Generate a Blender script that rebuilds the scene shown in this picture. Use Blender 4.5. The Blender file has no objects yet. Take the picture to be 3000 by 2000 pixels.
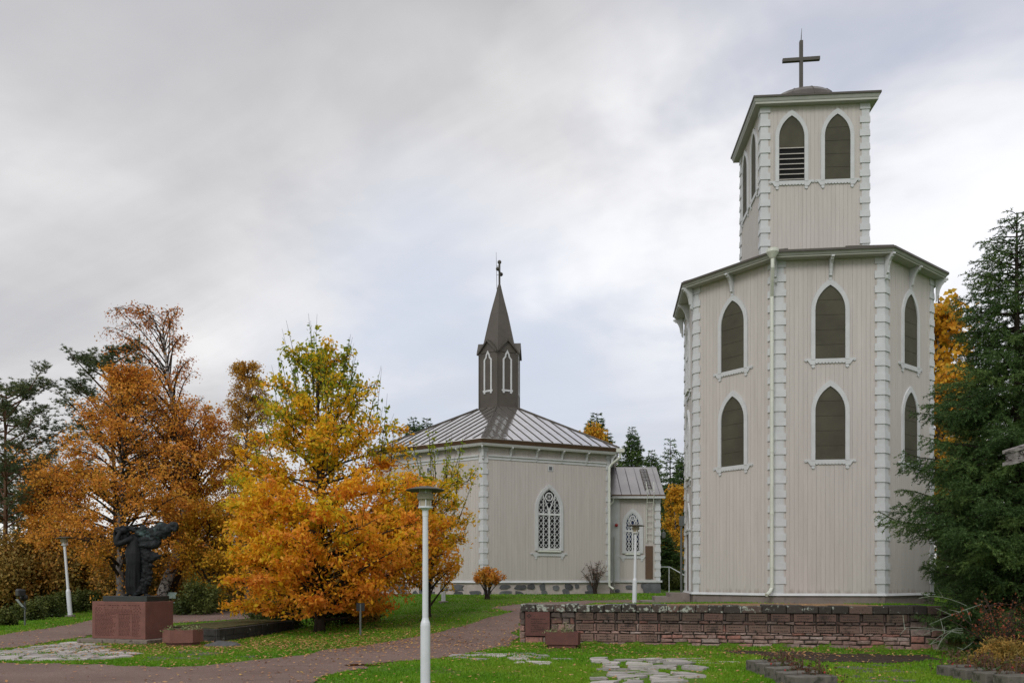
import bpy, math, random
import numpy as np
from mathutils import Vector, Matrix
R = math.radians
random.seed(7)
SC = bpy.context.scene
COL = SC.collection

# ------------------------------------------------------------------ camera
FPX, HOR, EYE = 2450.0, 1692.0, 1.85          # focal length / horizon in photo pixels, eye height
cd = bpy.data.cameras.new("camera")
cam = bpy.data.objects.new("camera", cd); COL.objects.link(cam)
cam.location = (0, 0, EYE); cam.rotation_euler = (R(90), 0, 0)
cd.sensor_width = 36; cd.lens = 36 * FPX / 3000.0
cd.shift_y = (HOR - 1000.0) / 3000.0
cd.clip_start = 0.1; cd.clip_end = 6000
SC.camera = cam
SC.view_settings.view_transform = 'Standard'
SC.view_settings.look = 'None'
SC.view_settings.gamma = 1
SC.view_settings.exposure = 0.5
SC.cycles.max_bounces = 8
SC.cycles.transparent_max_bounces = 8

# ------------------------------------------------------------------ node helpers
def nd(nt, typ, loc=(0, 0), **kw):
    n = nt.nodes.new(typ)
    for k, v in kw.items():
        if k in n.inputs.keys():
            n.inputs[k].default_value = v
        else:
            setattr(n, k, v)
    return n
def lk(nt, a, b): nt.links.new(a, b)
def ramp(nt, fac, stops, interp='LINEAR'):
    n = nt.nodes.new('ShaderNodeValToRGB'); n.color_ramp.interpolation = interp
    e = n.color_ramp.elements
    while len(e) < len(stops): e.new(0.5)
    for i, (p, c) in enumerate(stops):
        e[i].position = p; e[i].color = (c[0], c[1], c[2], 1) if not isinstance(c, float) else (c, c, c, 1)
    lk(nt, fac, n.inputs['Fac']); return n.outputs['Color']
def mixc(nt, fac, a, b, mode='MIX'):
    n = nt.nodes.new('ShaderNodeMix'); n.data_type = 'RGBA'; n.blend_type = mode; n.clamp_factor = True
    for s, v in ((n.inputs[0], fac), (n.inputs[6], a), (n.inputs[7], b)):
        if hasattr(v, 'links') or hasattr(v, 'is_linked'): lk(nt, v, s)
        elif isinstance(v, (int, float)): s.default_value = v
        else: s.default_value = (v[0], v[1], v[2], 1)
    return n.outputs[2]
def math_(nt, op, a, b=None, c=None, clamp=False):
    n = nt.nodes.new('ShaderNodeMath'); n.operation = op; n.use_clamp = clamp
    for i, v in enumerate((a, b, c)):
        if v is None: continue
        if hasattr(v, 'is_linked'): lk(nt, v, n.inputs[i])
        else: n.inputs[i].default_value = v
    return n.outputs[0]
def noise(nt, vec, scale, detail=4, rough=0.55, dist=0.0):
    n = nt.nodes.new('ShaderNodeTexNoise')
    n.inputs['Scale'].default_value = scale; n.inputs['Detail'].default_value = detail
    n.inputs['Roughness'].default_value = rough; n.inputs['Distortion'].default_value = dist
    if vec is not None: lk(nt, vec, n.inputs['Vector'])
    return n.outputs['Fac']
def mapping(nt, vec, scale=(1, 1, 1), rot=(0, 0, 0), loc=(0, 0, 0)):
    n = nt.nodes.new('ShaderNodeMapping')
    n.inputs['Scale'].default_value = scale; n.inputs['Rotation'].default_value = rot; n.inputs['Location'].default_value = loc
    lk(nt, vec, n.inputs['Vector']); return n.outputs['Vector']
def maprange(nt, v, a, b, c=0.0, d=1.0, smooth=True):
    n = nt.nodes.new('ShaderNodeMapRange'); n.interpolation_type = 'SMOOTHSTEP' if smooth else 'LINEAR'
    lk(nt, v, n.inputs['Value'])
    for i, x in zip((1, 2, 3, 4), (a, b, c, d)): n.inputs[i].default_value = x
    return n.outputs[0]

# ------------------------------------------------------------------ world: overcast sky
SUN_EL, SUN_AZ = 38.0, 203.0                    # azimuth clockwise from +Y: low left, a little behind the camera
W = bpy.data.worlds.new("World"); SC.world = W; W.use_nodes = True
nt = W.node_tree; nt.nodes.clear()
out = nd(nt, 'ShaderNodeOutputWorld')
sky = nd(nt, 'ShaderNodeTexSky', sky_type='NISHITA', sun_disc=False)
sky.sun_elevation = R(SUN_EL); sky.sun_rotation = R(SUN_AZ)
bg1 = nd(nt, 'ShaderNodeBackground'); bg1.inputs['Strength'].default_value = 0.1
lk(nt, sky.outputs[0], bg1.inputs['Color'])
tc = nd(nt, 'ShaderNodeTexCoord')
dirv = tc.outputs['Generated']
sep = nd(nt, 'ShaderNodeSeparateXYZ'); lk(nt, dirv, sep.inputs[0])
den = math_(nt, 'ADD', math_(nt, 'MAXIMUM', sep.outputs[2], 0.0), 0.28)
comb = nd(nt, 'ShaderNodeCombineXYZ')
lk(nt, math_(nt, 'DIVIDE', sep.outputs[0], den), comb.inputs[0])
lk(nt, math_(nt, 'DIVIDE', sep.outputs[1], den), comb.inputs[1])
pl = comb.outputs[0]
streak = noise(nt, mapping(nt, mapping(nt, pl, (1, 1, 1), (0, 0, R(28))), (.55, 1.35, 1), (0, 0, 0), (3.1, .4, 0)), 1.1, 6, .55, .6)
puffs = noise(nt, mapping(nt, pl, (1, 1, 1), (0, 0, 0), (1.7, 5.2, 0)), 2.2, 5, .55, .2)
def pxdir(px, py):
    v = Vector(((px - 1500) / FPX, 1.0, (HOR - py) / FPX)); v.normalize(); return v
def blob(px, py, deg_in, deg_out):
    n = nt.nodes.new('ShaderNodeVectorMath'); n.operation = 'DOT_PRODUCT'
    nm = nt.nodes.new('ShaderNodeVectorMath'); nm.operation = 'NORMALIZE'; lk(nt, dirv, nm.inputs[0])
    lk(nt, nm.outputs[0], n.inputs[0]); n.inputs[1].default_value = pxdir(px, py)
    return maprange(nt, n.outputs['Value'], math.cos(R(deg_out)), math.cos(R(deg_in)))
streak = math_(nt, 'MULTIPLY_ADD', puffs, .30, math_(nt, 'MULTIPLY_ADD', streak, 1.02, -.16))
base = ramp(nt, streak, [(0.35, (.345, .338, .342)), (0.5, (.480, .468, .466)), (0.63, (.625, .608, .600))])
mod = lambda lo, hi, c, d: maprange(nt, puffs, lo, hi, c, d)
def patch(px, py, r0, r1, lo, hi, c, d, col_):
    global base
    base = mixc(nt, math_(nt, 'MULTIPLY', blob(px, py, r0, r1), mod(lo, hi, c, d)), base, col_)
patch(2750, 60, 2, 25, .3, .62, 1.0, .30, (.335, .355, .425))
patch(1250, 1020, 2, 15, .3, .7, .85, .45, (.40, .435, .51))
patch(1800, 1060, 2, 11, .3, .7, .9, .6, (.425, .455, .525))
patch(2080, 600, 1, 14, .40, .62, .10, .85, (.655, .652, .66))
patch(2950, 720, 1, 12, .34, .6, .5, 1.0, (.67, .668, .685))
for (a_, b_, c_) in ((1500, 872, 3.0), (1600, 838, 2.6), (1720, 790, 3.0), (1880, 740, 4.0)): patch(a_, b_, .05, c_, .34, .66, .05, .42, (.70, .695, .70))
patch(1250, 450, 1, 10, .3, .6, .15, .65, (.62, .605, .60))
patch(900, 680, 1, 8, .3, .6, .1, .55, (.60, .585, .58))
patch(100, 100, 3, 22, .3, .7, .7, .3, (.375, .372, .385))
bg2 = nd(nt, 'ShaderNodeBackground'); bg2.inputs['Strength'].default_value = 1.13
lk(nt, base, bg2.inputs['Color'])
ms = nd(nt, 'ShaderNodeMixShader'); ms.inputs[0].default_value = 0.93
lk(nt, bg1.outputs[0], ms.inputs[1]); lk(nt, bg2.outputs[0], ms.inputs[2]); lk(nt, ms.outputs[0], out.inputs['Surface'])

sl = bpy.data.lights.new("sun", 'SUN'); sl.energy = 0.95; sl.angle = R(24); sl.color = (1.0, .97, .93)
so = bpy.data.objects.new("sun", sl); COL.objects.link(so)
sd = Vector((math.sin(R(SUN_AZ)) * math.cos(R(SUN_EL)), math.cos(R(SUN_AZ)) * math.cos(R(SUN_EL)), math.sin(R(SUN_EL))))
so.rotation_euler = sd.to_track_quat('Z', 'Y').to_euler(); so.location = (-40, -30, 60)

# ------------------------------------------------------------------ materials
MATS = {}
def pmat(name, col, rough=.7, var=.12, vscale=3.0, bump=.0, bscale=30.0, spec=.4, metallic=0.0, island=0.0,
         spots=None, spot_scale=6.0, spot_t=(.58, .66), stretch=(1, 1, 1), coat=0.0):
    """principled material: colour broken by noise, optional per-island variation, optional second-colour stains, bump"""
    m = bpy.data.materials.new(name); m.use_nodes = True; t = m.node_tree
    p = t.nodes['Principled BSDF']; tcn = nd(t, 'ShaderNodeTexCoord'); v = tcn.outputs['Object']
    vv = mapping(t, v, stretch)
    n1 = noise(t, vv, vscale, 5, .6)
    lo = tuple(c * (1 - var) for c in col); hi = tuple(min(1, c * (1 + var)) for c in col)
    c = ramp(t, n1, [(.3, lo), (.7, hi)])
    if island:
        g = nd(t, 'ShaderNodeNewGeometry')
        f = math_(t, 'MULTIPLY_ADD', g.outputs['Random Per Island'], 2 * island, 1 - island)
        vm = t.nodes.new('ShaderNodeVectorMath'); vm.operation = 'SCALE'; lk(t, c, vm.inputs[0]); lk(t, f, vm.inputs['Scale']); c = vm.outputs[0]
    if spots:
        n2 = noise(t, vv, spot_scale, 6, .65)
        c = mixc(t, maprange(t, n2, spot_t[0], spot_t[1]), c, spots)
    lk(t, c, p.inputs['Base Color'])
    p.inputs['Roughness'].default_value = rough; p.inputs['Specular IOR Level'].default_value = spec
    p.inputs['Metallic'].default_value = metallic; p.inputs['Coat Weight'].default_value = coat
    if bump:
        b = nd(t, 'ShaderNodeBump'); b.inputs['Strength'].default_value = bump; b.inputs['Distance'].default_value = .02
        lk(t, noise(t, vv, bscale, 6, .6), b.inputs['Height']); lk(t, b.outputs[0], p.inputs['Normal'])
    MATS[name] = m; return m
def leafmat(name, stops, trans=.35, rough=.55, clump=.45, leaf=.3, high=.0, ns=.5, nw=.3, bias=0.0):
    """leaves: colour from a per-leaf value (col.r), a per-branch value (col.g), height (col.b) and position noise"""
    m = bpy.data.materials.new(name); m.use_nodes = True; t = m.node_tree
    t.nodes.clear(); o = nd(t, 'ShaderNodeOutputMaterial')
    a = nd(t, 'ShaderNodeVertexColor'); a.layer_name = 'col'
    s = nd(t, 'ShaderNodeSeparateColor'); lk(t, a.outputs['Color'], s.inputs[0])
    tcn = nd(t, 'ShaderNodeTexCoord')
    n = noise(t, tcn.outputs['Object'], ns, 3, .6)
    f = math_(t, 'MULTIPLY', s.outputs[0], leaf)
    f = math_(t, 'MULTIPLY_ADD', s.outputs[1], clump, f)
    f = math_(t, 'MULTIPLY_ADD', s.outputs[2], high, f)
    f = math_(t, 'MULTIPLY_ADD', n, nw, f)
    f = math_(t, 'ADD', f, bias)
    c = ramp(t, f, stops)
    d = nd(t, 'ShaderNodeBsdfPrincipled'); lk(t, c, d.inputs['Base Color'])
    d.inputs['Roughness'].default_value = rough; d.inputs['Specular IOR Level'].default_value = .25
    tr = nd(t, 'ShaderNodeBsdfTranslucent'); lk(t, c, tr.inputs['Color'])
    mx = nd(t, 'ShaderNodeMixShader'); mx.inputs[0].default_value = trans
    lk(t, d.outputs[0], mx.inputs[1]); lk(t, tr.outputs[0], mx.inputs[2]); lk(t, mx.outputs[0], o.inputs['Surface'])
    MATS[name] = m; return m

pmat('beige_board', (.485, .456, .437), .62, .06, 1.2, .12, 60, .3, island=.022, stretch=(6, 6, .5))
pmat('pale_trim', (.515, .535, .555), .5, .07, 2.5, .08, 40, .4, spots=(.45, .47, .48), spot_scale=3.5, spot_t=(.62, .8))
pmat('white_lattice', (.60, .62, .64), .55, .1, 6, .1, 60, spots=(.24, .22, .2), spot_scale=9, spot_t=(.66, .72))
pmat('eave_paint', (.33, .345, .325), .5, .08, 3)
pmat('soffit', (.40, .41, .375), .6, .06, 2, .0)
pmat('cream_metal', (.58, .61, .55), .4, .06, 3, .0, spec=.5, spots=(.42, .46, .30), spot_scale=4, spot_t=(.66, .8))
pmat('olive_panel', (.072, .068, .050), .75, .22, 1.1, .1, 80, .2)
pmat('brown_board', (.105, .062, .038), .6, .1, 3, .1, 60)
pmat('interior_shade', (.006, .006, .007), .9, .1)  # near black, carries the shade inside the belfry as colour
t = MATS['beige_board'].node_tree; p = t.nodes['Principled BSDF']; src = p.inputs['Base Color'].links[0].from_socket     # splashed dirt at the foot of the boards, faint run-off streaks
tcn = nd(t, 'ShaderNodeTexCoord'); sz = nd(t, 'ShaderNodeSeparateXYZ'); lk(t, tcn.outputs['Object'], sz.inputs[0])
dz = math_(t, 'MULTIPLY_ADD', noise(t, mapping(t, tcn.outputs['Object'], (6, 6, 1.2)), 1.4, 5, .7), -.75, sz.outputs[2])
c = mixc(t, maprange(t, dz, .02, .26, .55, 0), src, (.20, .155, .12))
c = mixc(t, maprange(t, noise(t, mapping(t, tcn.outputs['Object'], (3.5, 3.5, .12)), 1.0, 5, .65), .54, .76, 0, .32), c, (.36, .335, .312))
lk(t, c, p.inputs['Base Color'])
pmat('roof_edge', (.062, .054, .044), .45, .15, 3, .0, spec=.5)
pmat('turret_metal', (.070, .060, .050), .5, .18, 1.4, .06, 12, .45)
pmat('glass', (.008, .010, .012), .08, .1, 2, .04, 3, .6)
pmat('blue_glass', (.015, .030, .085), .1, .3, 2, .04, 3, .6)
pmat('concrete', (.215, .180, .168), .85, .16, 2.5, .25, 60, .2, spots=(.115, .100, .09), spot_scale=3, spot_t=(.55, .75))
pmat('render_mortar', (.43, .385, .37), .9, .16, 3, .4, 40, .2)
pmat('field_stone', (.105, .110, .120), .8, .3, 3, .4, 30, .3, island=.35)
pmat('cross_metal', (.060, .054, .046), .5, .15, 4)
pmat('red_granite', (.185, .082, .066), .7, .14, 4, .15, 120, .3, spots=(.11, .062, .05), spot_scale=60, spot_t=(.52, .62))
pmat('red_granite_dark', (.12, .05, .042), .7, .16, 5, .2, 120, .3, spots=(.07, .035, .03), spot_scale=60, spot_t=(.52, .62))
pmat('granite_worn', (.20, .165, .14), .85, .2, 5, .25, 60, .25, spots=(.075, .062, .05), spot_scale=5, spot_t=(.5, .62))
pmat('engraving', (.075, .026, .022), .9, .1)
pmat('engraving_dark', (.030, .020, .018), .9, .1)
pmat('bronze', (.009, .010, .012), .62, .35, 5, .3, 40, .22, spots=(.022, .038, .038), spot_scale=2.6, spot_t=(.60, .72))
pmat('bronze_green', (.010, .013, .015), .6, .45, 6, .3, 40, .25, spots=(.055, .095, .092), spot_scale=3.2, spot_t=(.55, .68))
pmat('bronze_plate', (.022, .028, .027), .45, .3, 5, .1, 40, .5)
pmat('lamp_white', (.62, .65, .70), .4, .05, 3, .0, spec=.5, spots=(.30, .34, .28), spot_scale=7, spot_t=(.70, .74))
pmat('lamp_hat', (.075, .068, .055), .6, .3, 6, .1, 40)
pmat('lamp_band', (.30, .27, .20), .6, .2, 9, .1, 50)
pmat('lamp_glass', (.42, .37, .28), .35, .12, 6, .0, spec=.5)
pmat('bulb', (.33, .07, .05), .35, .05)
pmat('bench_paint', (.30, .40, .37), .5, .1, 4)
pmat('black_metal', (.018, .018, .020), .45, .2, 5)
pmat('paper', (.55, .58, .66), .5, .04, 3)
pmat('grey_pole', (.10, .11, .105), .5, .1, 4)
pmat('alarm_red', (.35, .03, .03), .35, .05)
pmat('bark', (.045, .035, .028), .9, .35, 8, .6, 30, .1, stretch=(1, 1, .3))
pmat('bark_grey', (.17, .155, .15), .9, .3, 7, .5, 30, .1, spots=(.07, .06, .055), spot_scale=5, spot_t=(.52, .62))
pmat('bark_birch', (.36, .34, .33), .8, .15, 5, .3, 30, .1, spots=(.045, .04, .038), spot_scale=4, spot_t=(.48, .56), stretch=(1, 1, 1.8))
pmat('bark_pine', (.13, .075, .05), .9, .35, 6, .5, 30, .1)
pmat('lichen_twig', (.22, .25, .20), .9, .2, 8)
pmat('weathered_wood', (.24, .22, .22), .85, .35, 7, .5, 26, .2, spots=(.06, .05, .05), spot_scale=14, spot_t=(.5, .6), stretch=(1, 1, 3))
pmat('grave_concrete', (.125, .115, .10), .6, .25, 6, .3, 70, .4, spots=(.040, .040, .030), spot_scale=5, spot_t=(.5, .66))
pmat('dark_terrace', (.050, .047, .044), .85, .35, 4, .6, 20, .2, spots=(.28, .31, .30), spot_scale=4.5, spot_t=(.62, .68))
pmat('rock', (.075, .075, .078), .85, .3, 5, .5, 18)
pmat('soil', (.055, .042, .033), .95, .3, 4, .5, 50, .1)
pmat('needle_bed', (.30, .19, .105), .95, .35, 7, .5, 50, .1, spots=(.09, .06, .035), spot_scale=9, spot_t=(.5, .62))
pmat('moss', (.07, .075, .03), .95, .35, 5, .5, 40, .1, spots=(.13, .09, .05), spot_scale=5, spot_t=(.5, .6))

OAK = leafmat('oak_leaf', [(.16, (.16, .25, .022)), (.34, (.40, .40, .028)), (.47, (.80, .57, .025)), (.62, (.90, .50, .030)), (.86, (.80, .32, .05))],
              .50, .5, .42, .25, -.44, .50, .62, .16)
ORB = leafmat('orange_leaf', [(.2, (.36, .26, .035)), (.45, (.67, .34, .045)), (.65, (.77, .34, .052)), (.9, (.56, .20, .05))],
              .40, .55, .40, .3, .12, .4, .35, .0)
BIR = leafmat('birch_leaf', [(.2, (.45, .25, .03)), (.5, (.60, .25, .04)), (.8, (.52, .17, .04))], .35, .55, .4, .3, .15, .5, .3, .0)
GOL = leafmat('golden_leaf', [(.2, (.36, .30, .03)), (.5, (.64, .38, .03)), (.8, (.68, .30, .035))], .4, .55, .4, .3, 0, .5, .3, .05)
GOB = leafmat('golden_brown_leaf', [(.2, (.44, .29, .04)), (.5, (.58, .32, .04)), (.8, (.46, .21, .04))], .4, .55, .4, .3, 0, .5, .3, .0)
SPR = leafmat('spruce_needle', [(.15, (.024, .048, .014)), (.5, (.060, .115, .032)), (.85, (.122, .182, .046))], .12, .55, .45, .3, .0, .8, .3, .0)
PIN = leafmat('pine_needle', [(.15, (.045, .070, .034)), (.5, (.095, .130, .055)), (.85, (.16, .18, .075))], .15, .55, .45, .3, .0, .8, .3, .0)
BRU = leafmat('brown_bush', [(.15, (.16, .12, .035)), (.45, (.32, .23, .06)), (.7, (.46, .25, .06)), (.9, (.36, .15, .055))], .3, .6, .4, .35, .0, .5, .3, .0)
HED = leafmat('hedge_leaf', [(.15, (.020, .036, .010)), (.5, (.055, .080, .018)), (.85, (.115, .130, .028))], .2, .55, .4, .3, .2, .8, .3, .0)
RED = leafmat('red_leaf', [(.15, (.10, .06, .03)), (.45, (.24, .085, .04)), (.75, (.36, .085, .05)), (.9, (.30, .16, .04))], .3, .55, .35, .4, .0, .8, .3, .0)
DEAD = leafmat('dead_leaf', [(.2, (.11, .065, .052)), (.5, (.19, .115, .09)), (.85, (.27, .165, .13))], .25, .6, .4, .4, .0, .8, .3, .0)
GRA = leafmat('grass_blade', [(.15, (.07, .18, .010)), (.42, (.115, .28, .012)), (.66, (.18, .33, .018)), (.9, (.28, .32, .05))], .35, .5, .35, .25, .0, .28, .55, -.08)
FAL = leafmat('fallen_leaf', [(.1, (.30, .13, .05)), (.4, (.42, .21, .09)), (.7, (.50, .30, .15)), (.9, (.55, .36, .06))], .15, .6, .2, .7, .0, 1, .1, .0)
FLW = leafmat('begonia_leaf', [(.1, (.035, .07, .018)), (.35, (.07, .10, .02)), (.55, (.10, .05, .03)), (.8, (.16, .07, .05)), (.95, (.12, .045, .035))], .25, .5, .3, .75, .0, 1, .1, -.05)

# ------------------------------------------------------------------ mesh builder
class Fr:
    """frame on a wall: a along the wall, b outwards, c up"""
    def __init__(s, o, u, n): s.o = np.array(o, float); s.u = np.array(u, float); s.n = np.array(n, float); s.z = np.array((0, 0, 1.0))
    def p(s, a, b, c): return tuple(s.o + s.u * a + s.n * b + s.z * c)
    def sh(s, a, c): return Fr(s.o + s.u * a + s.z * c, s.u, s.n)
WORLD = Fr((0, 0, 0), (1, 0, 0), (0, 1, 0))
def wloc(o):
    v = Vector((0, 0, 0))
    while o is not None: v = v + o.location; o = o.parent
    return v
class MB:
    def __init__(s): s.v = []; s.f = []
    def add(s, v, f):
        k = len(s.v); s.v += [tuple(x) for x in v]; s.f += [tuple(i + k for i in q) for q in f]; return s
    def hull8(s, v): return s.add(v, [(0, 3, 2, 1), (4, 5, 6, 7), (0, 1, 5, 4), (1, 2, 6, 5), (2, 3, 7, 6), (3, 0, 4, 7)])
    def box(s, fr, a0, a1, b0, b1, c0, c1):
        return s.hull8([fr.p(a0, b0, c0), fr.p(a1, b0, c0), fr.p(a1, b1, c0), fr.p(a0, b1, c0), fr.p(a0, b0, c1), fr.p(a1, b0, c1), fr.p(a1, b1, c1), fr.p(a0, b1, c1)])
    def prism(s, poly, z0, z1, top=None):
        n = len(poly); top = top or poly
        v = [(x, y, z0) for x, y in poly] + [(x, y, z1) for x, y in top]
        f = [tuple(range(n - 1, -1, -1)), tuple(range(n, 2 * n))] + [(i, (i + 1) % n, n + (i + 1) % n, n + i) for i in range(n)]
        return s.add(v, f)
    def ext(s, fr, poly, b0, b1):
        n = len(poly)
        v = [fr.p(a, b0, c) for a, c in poly] + [fr.p(a, b1, c) for a, c in poly]
        f = [tuple(range(n - 1, -1, -1)), tuple(range(n, 2 * n))] + [(i, (i + 1) % n, n + (i + 1) % n, n + i) for i in range(n)]
        return s.add(v, f)
    def prof(s, fr, poly, a0, a1):                    # profile in (b, c) swept along a
        n = len(poly)
        v = [fr.p(a0, b, c) for b, c in poly] + [fr.p(a1, b, c) for b, c in poly]
        f = [tuple(range(n - 1, -1, -1)), tuple(range(n, 2 * n))] + [(i, (i + 1) % n, n + (i + 1) % n, n + i) for i in range(n)]
        return s.add(v, f)
    def band(s, fr, outer, inner, b0, b1, closed=False):
        n = len(outer)
        v = [fr.p(a, b1, c) for a, c in outer] + [fr.p(a, b1, c) for a, c in inner] + [fr.p(a, b0, c) for a, c in outer] + [fr.p(a, b0, c) for a, c in inner]
        f = []
        for i in range(n if closed else n - 1):
            j = (i + 1) % n
            f += [(i, j, n + j, n + i), (2 * n + i, 3 * n + i, 3 * n + j, 2 * n + j), (i, 2 * n + i, 2 * n + j, j), (n + i, n + j, 3 * n + j, 3 * n + i)]
        if not closed: f += [(0, n, 3 * n, 2 * n), (n - 1, 3 * n - 1, 4 * n - 1, 2 * n - 1)]
        return s.add(v, f)
    def bar(s, fr, p, q, w, b0, b1):                  # flat bar in the wall plane from p to q
        p = np.array(p, float); q = np.array(q, float); d = q - p; L = np.linalg.norm(d)
        if L < 1e-4: return s
        m = np.array((-d[1], d[0])) / L * w / 2
        return s.ext(fr, [tuple(p + m), tuple(q + m), tuple(q - m), tuple(p - m)], b0, b1)
    def tube(s, pts, rad, n=8, cap=True):
        P = np.array(pts, float); m = len(P)
        if np.isscalar(rad): rad = [rad] * m
        T = np.gradient(P, axis=0); T /= np.linalg.norm(T, axis=1, keepdims=True) + 1e-9
        ref = np.array((0, 0, 1.0)) if abs(T[:, 2]).mean() < .8 else np.array((1.0, 0, 0))
        A = np.cross(T, ref); A /= np.linalg.norm(A, axis=1, keepdims=True) + 1e-9
        B = np.cross(T, A)
        an = np.arange(n) * 2 * np.pi / n
        V = P[:, None, :] + np.array(rad)[:, None, None] * (np.cos(an)[None, :, None] * A[:, None, :] + np.sin(an)[None, :, None] * B[:, None, :])
        f = [(i * n + j, i * n + (j + 1) % n, (i + 1) * n + (j + 1) % n, (i + 1) * n + j) for i in range(m - 1) for j in range(n)]
        if cap: f += [tuple(range(n)), tuple(range((m - 1) * n, m * n))]
        return s.add(V.reshape(-1, 3).tolist(), f)
    def lathe(s, prof, c, n=20):
        v = []; f = []; m = len(prof)
        for r, z in prof:
            for j in range(n):
                a = 2 * math.pi * j / n; v.append((c[0] + r * math.cos(a), c[1] + r * math.sin(a), c[2] + z))
        for i in range(m - 1):
            for j in range(n): f.append((i * n + j, i * n + (j + 1) % n, (i + 1) * n + (j + 1) % n, (i + 1) * n + j))
        f += [tuple(range(n)), tuple(range((m - 1) * n, m * n))]
        return s.add(v, f)
    def ball(s, c, r, n=12, m=8):
        rr = r if hasattr(r, '__len__') else (r, r, r)
        v = [(c[0], c[1], c[2] - rr[2])]; f = []
        for i in range(1, m):
            t = math.pi * i / m
            for j in range(n):
                a = 2 * math.pi * j / n; v.append((c[0] + rr[0] * math.sin(t) * math.cos(a), c[1] + rr[1] * math.sin(t) * math.sin(a), c[2] - rr[2] * math.cos(t)))
        v.append((c[0], c[1], c[2] + rr[2])); L = len(v) - 1
        for j in range(n):
            f.append((0, 1 + (j + 1) % n, 1 + j)); f.append((L, 1 + (m - 2) * n + j, 1 + (m - 2) * n + (j + 1) % n))
        for i in range(m - 2):
            for j in range(n): f.append((1 + i * n + j, 1 + i * n + (j + 1) % n, 1 + (i + 1) * n + (j + 1) % n, 1 + (i + 1) * n + j))
        return s.add(v, f)
    def build(s, name, mat, parent=None, smooth=False, bevel=0.0, loc=None):
        me = bpy.data.meshes.new(name)
        off = wloc(parent) if parent is not None else Vector(loc or (0, 0, 0))
        me.from_pydata([(x - off.x, y - off.y, z - off.z) for x, y, z in s.v], [], s.f)
        me.materials.append(MATS[mat] if isinstance(mat, str) else mat)
        if smooth: me.polygons.foreach_set('use_smooth', [True] * len(me.polygons))
        import bmesh
        b = bmesh.new(); b.from_mesh(me); bmesh.ops.recalc_face_normals(b, faces=b.faces); b.to_mesh(me); b.free()
        o = bpy.data.objects.new(name, me); COL.objects.link(o)
        if parent is not None: o.parent = parent
        elif loc: o.location = loc
        if bevel:
            md = o.modifiers.new('bevel', 'BEVEL'); md.width = bevel; md.segments = 2; md.limit_method = 'ANGLE'
        return o
def tag(o, label=None, cat=None, group=None, kind=None):
    if label: o['label'] = label
    if cat: o['category'] = cat
    if group: o['group'] = group
    if kind: o['kind'] = kind
    return o
def thing(name, loc, label, cat, group=None, rz=0.0):
    o = bpy.data.objects.new(name, None); COL.objects.link(o); o.location = loc; o.rotation_euler = (0, 0, rz)
    o.empty_display_size = .3
    return tag(o, label, cat, group)
def dup(root, loc, label, rz=0.0, sc=1.0):
    def cp(o, par):
        c = o.copy(); COL.objects.link(c); c.parent = par
        for ch in o.children: cp(ch, c)
        return c
    r = cp(root, None); r.location = loc; r.rotation_euler = (0, 0, rz); r['label'] = label
    r.scale = sc if hasattr(sc, '__len__') else (sc, sc, sc)
    return r
def npmesh(name, V, F, mat, parent=None, col=None, loc=None, smooth=False):
    """big mesh from numpy; F is (n,3) or (n,4); col per vertex (n,3)"""
    me = bpy.data.meshes.new(name); k = F.shape[1]
    me.vertices.add(len(V)); me.vertices.foreach_set('co', np.ascontiguousarray(V, dtype=np.float32).ravel())
    me.loops.add(F.size); me.loops.foreach_set('vertex_index', np.ascontiguousarray(F, dtype=np.int32).ravel())
    me.polygons.add(len(F)); me.polygons.foreach_set('loop_start', np.arange(0, F.size, k, dtype=np.int32))
    me.polygons.foreach_set('loop_total', np.full(len(F), k, dtype=np.int32))
    if smooth: me.polygons.foreach_set('use_smooth', np.ones(len(F), dtype=bool))
    if col is not None:
        a = me.color_attributes.new('col', 'FLOAT_COLOR', 'POINT')
        a.data.foreach_set('color', np.concatenate([col, np.ones((len(col), 1))], 1).astype(np.float32).ravel())
    me.update(calc_edges=True); me.validate()
    me.materials.append(MATS[mat] if isinstance(mat, str) else mat)
    o = bpy.data.objects.new(name, me); COL.objects.link(o)
    if parent is not None: o.parent = parent
    if loc is not None: o.location = loc
    return o

# ------------------------------------------------------------------ terrain
def sst(a, b, x):
    t = np.clip((np.asarray(x, float) - a) / (b - a), 0, 1); return t * t * (3 - 2 * t)
def wall_y(x): return 23.0 - .183 * (np.asarray(x, float) - .225)
def height(x, y):
    x = np.asarray(x, float); y = np.asarray(y, float)
    hr = np.interp(y, [0, 20, 23, 26.5, 30, 34, 38, 50, 70, 140, 400], [0, 0, .08, .34, .66, .88, 1.05, 1.1, 1.2, 2.5, 6])
    hl = np.interp(y, [0, 20, 30, 40, 50, 70, 140, 400], [0, 0, .05, .22, .22, -1.5, -9, -30])
    s = sst(-8.5, -.5, x - np.clip((y - 32) * -.45, -9, 0) * 1.0)
    s = np.where(y > 60, np.maximum(s, sst(-30, -12, x)), s)
    h = hl * (1 - s) + hr * s
    st = np.clip((y - (wall_y(x) + .12)) / .2, 0, 1)
    rx = sst(.5, 2.3, x - np.clip(y - 23, 0, 10) * .12) * (1 - sst(12.5, 16, x))
    wy = 1 - sst(28.5, 32, y) * (1 - sst(6, 9, x))
    wy = wy * (1 - sst(38, 44, y))
    T = np.interp(y, [21, 24, 30], [1.07, 1.03, .97])
    h = h + (np.maximum(T, h) - h) * st * rx * wy
    right = sst(12.5, 22, x) * np.interp(y, [15, 24, 34], [0, .4, 1.0]) * (y < 60)
    h = np.maximum(h, right)
    h = h + .015 * np.sin(x * .9 + 1.3) * np.sin(y * .7) * (y < 45)
    return h
def hz(x, y): return float(height(x, y))
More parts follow.
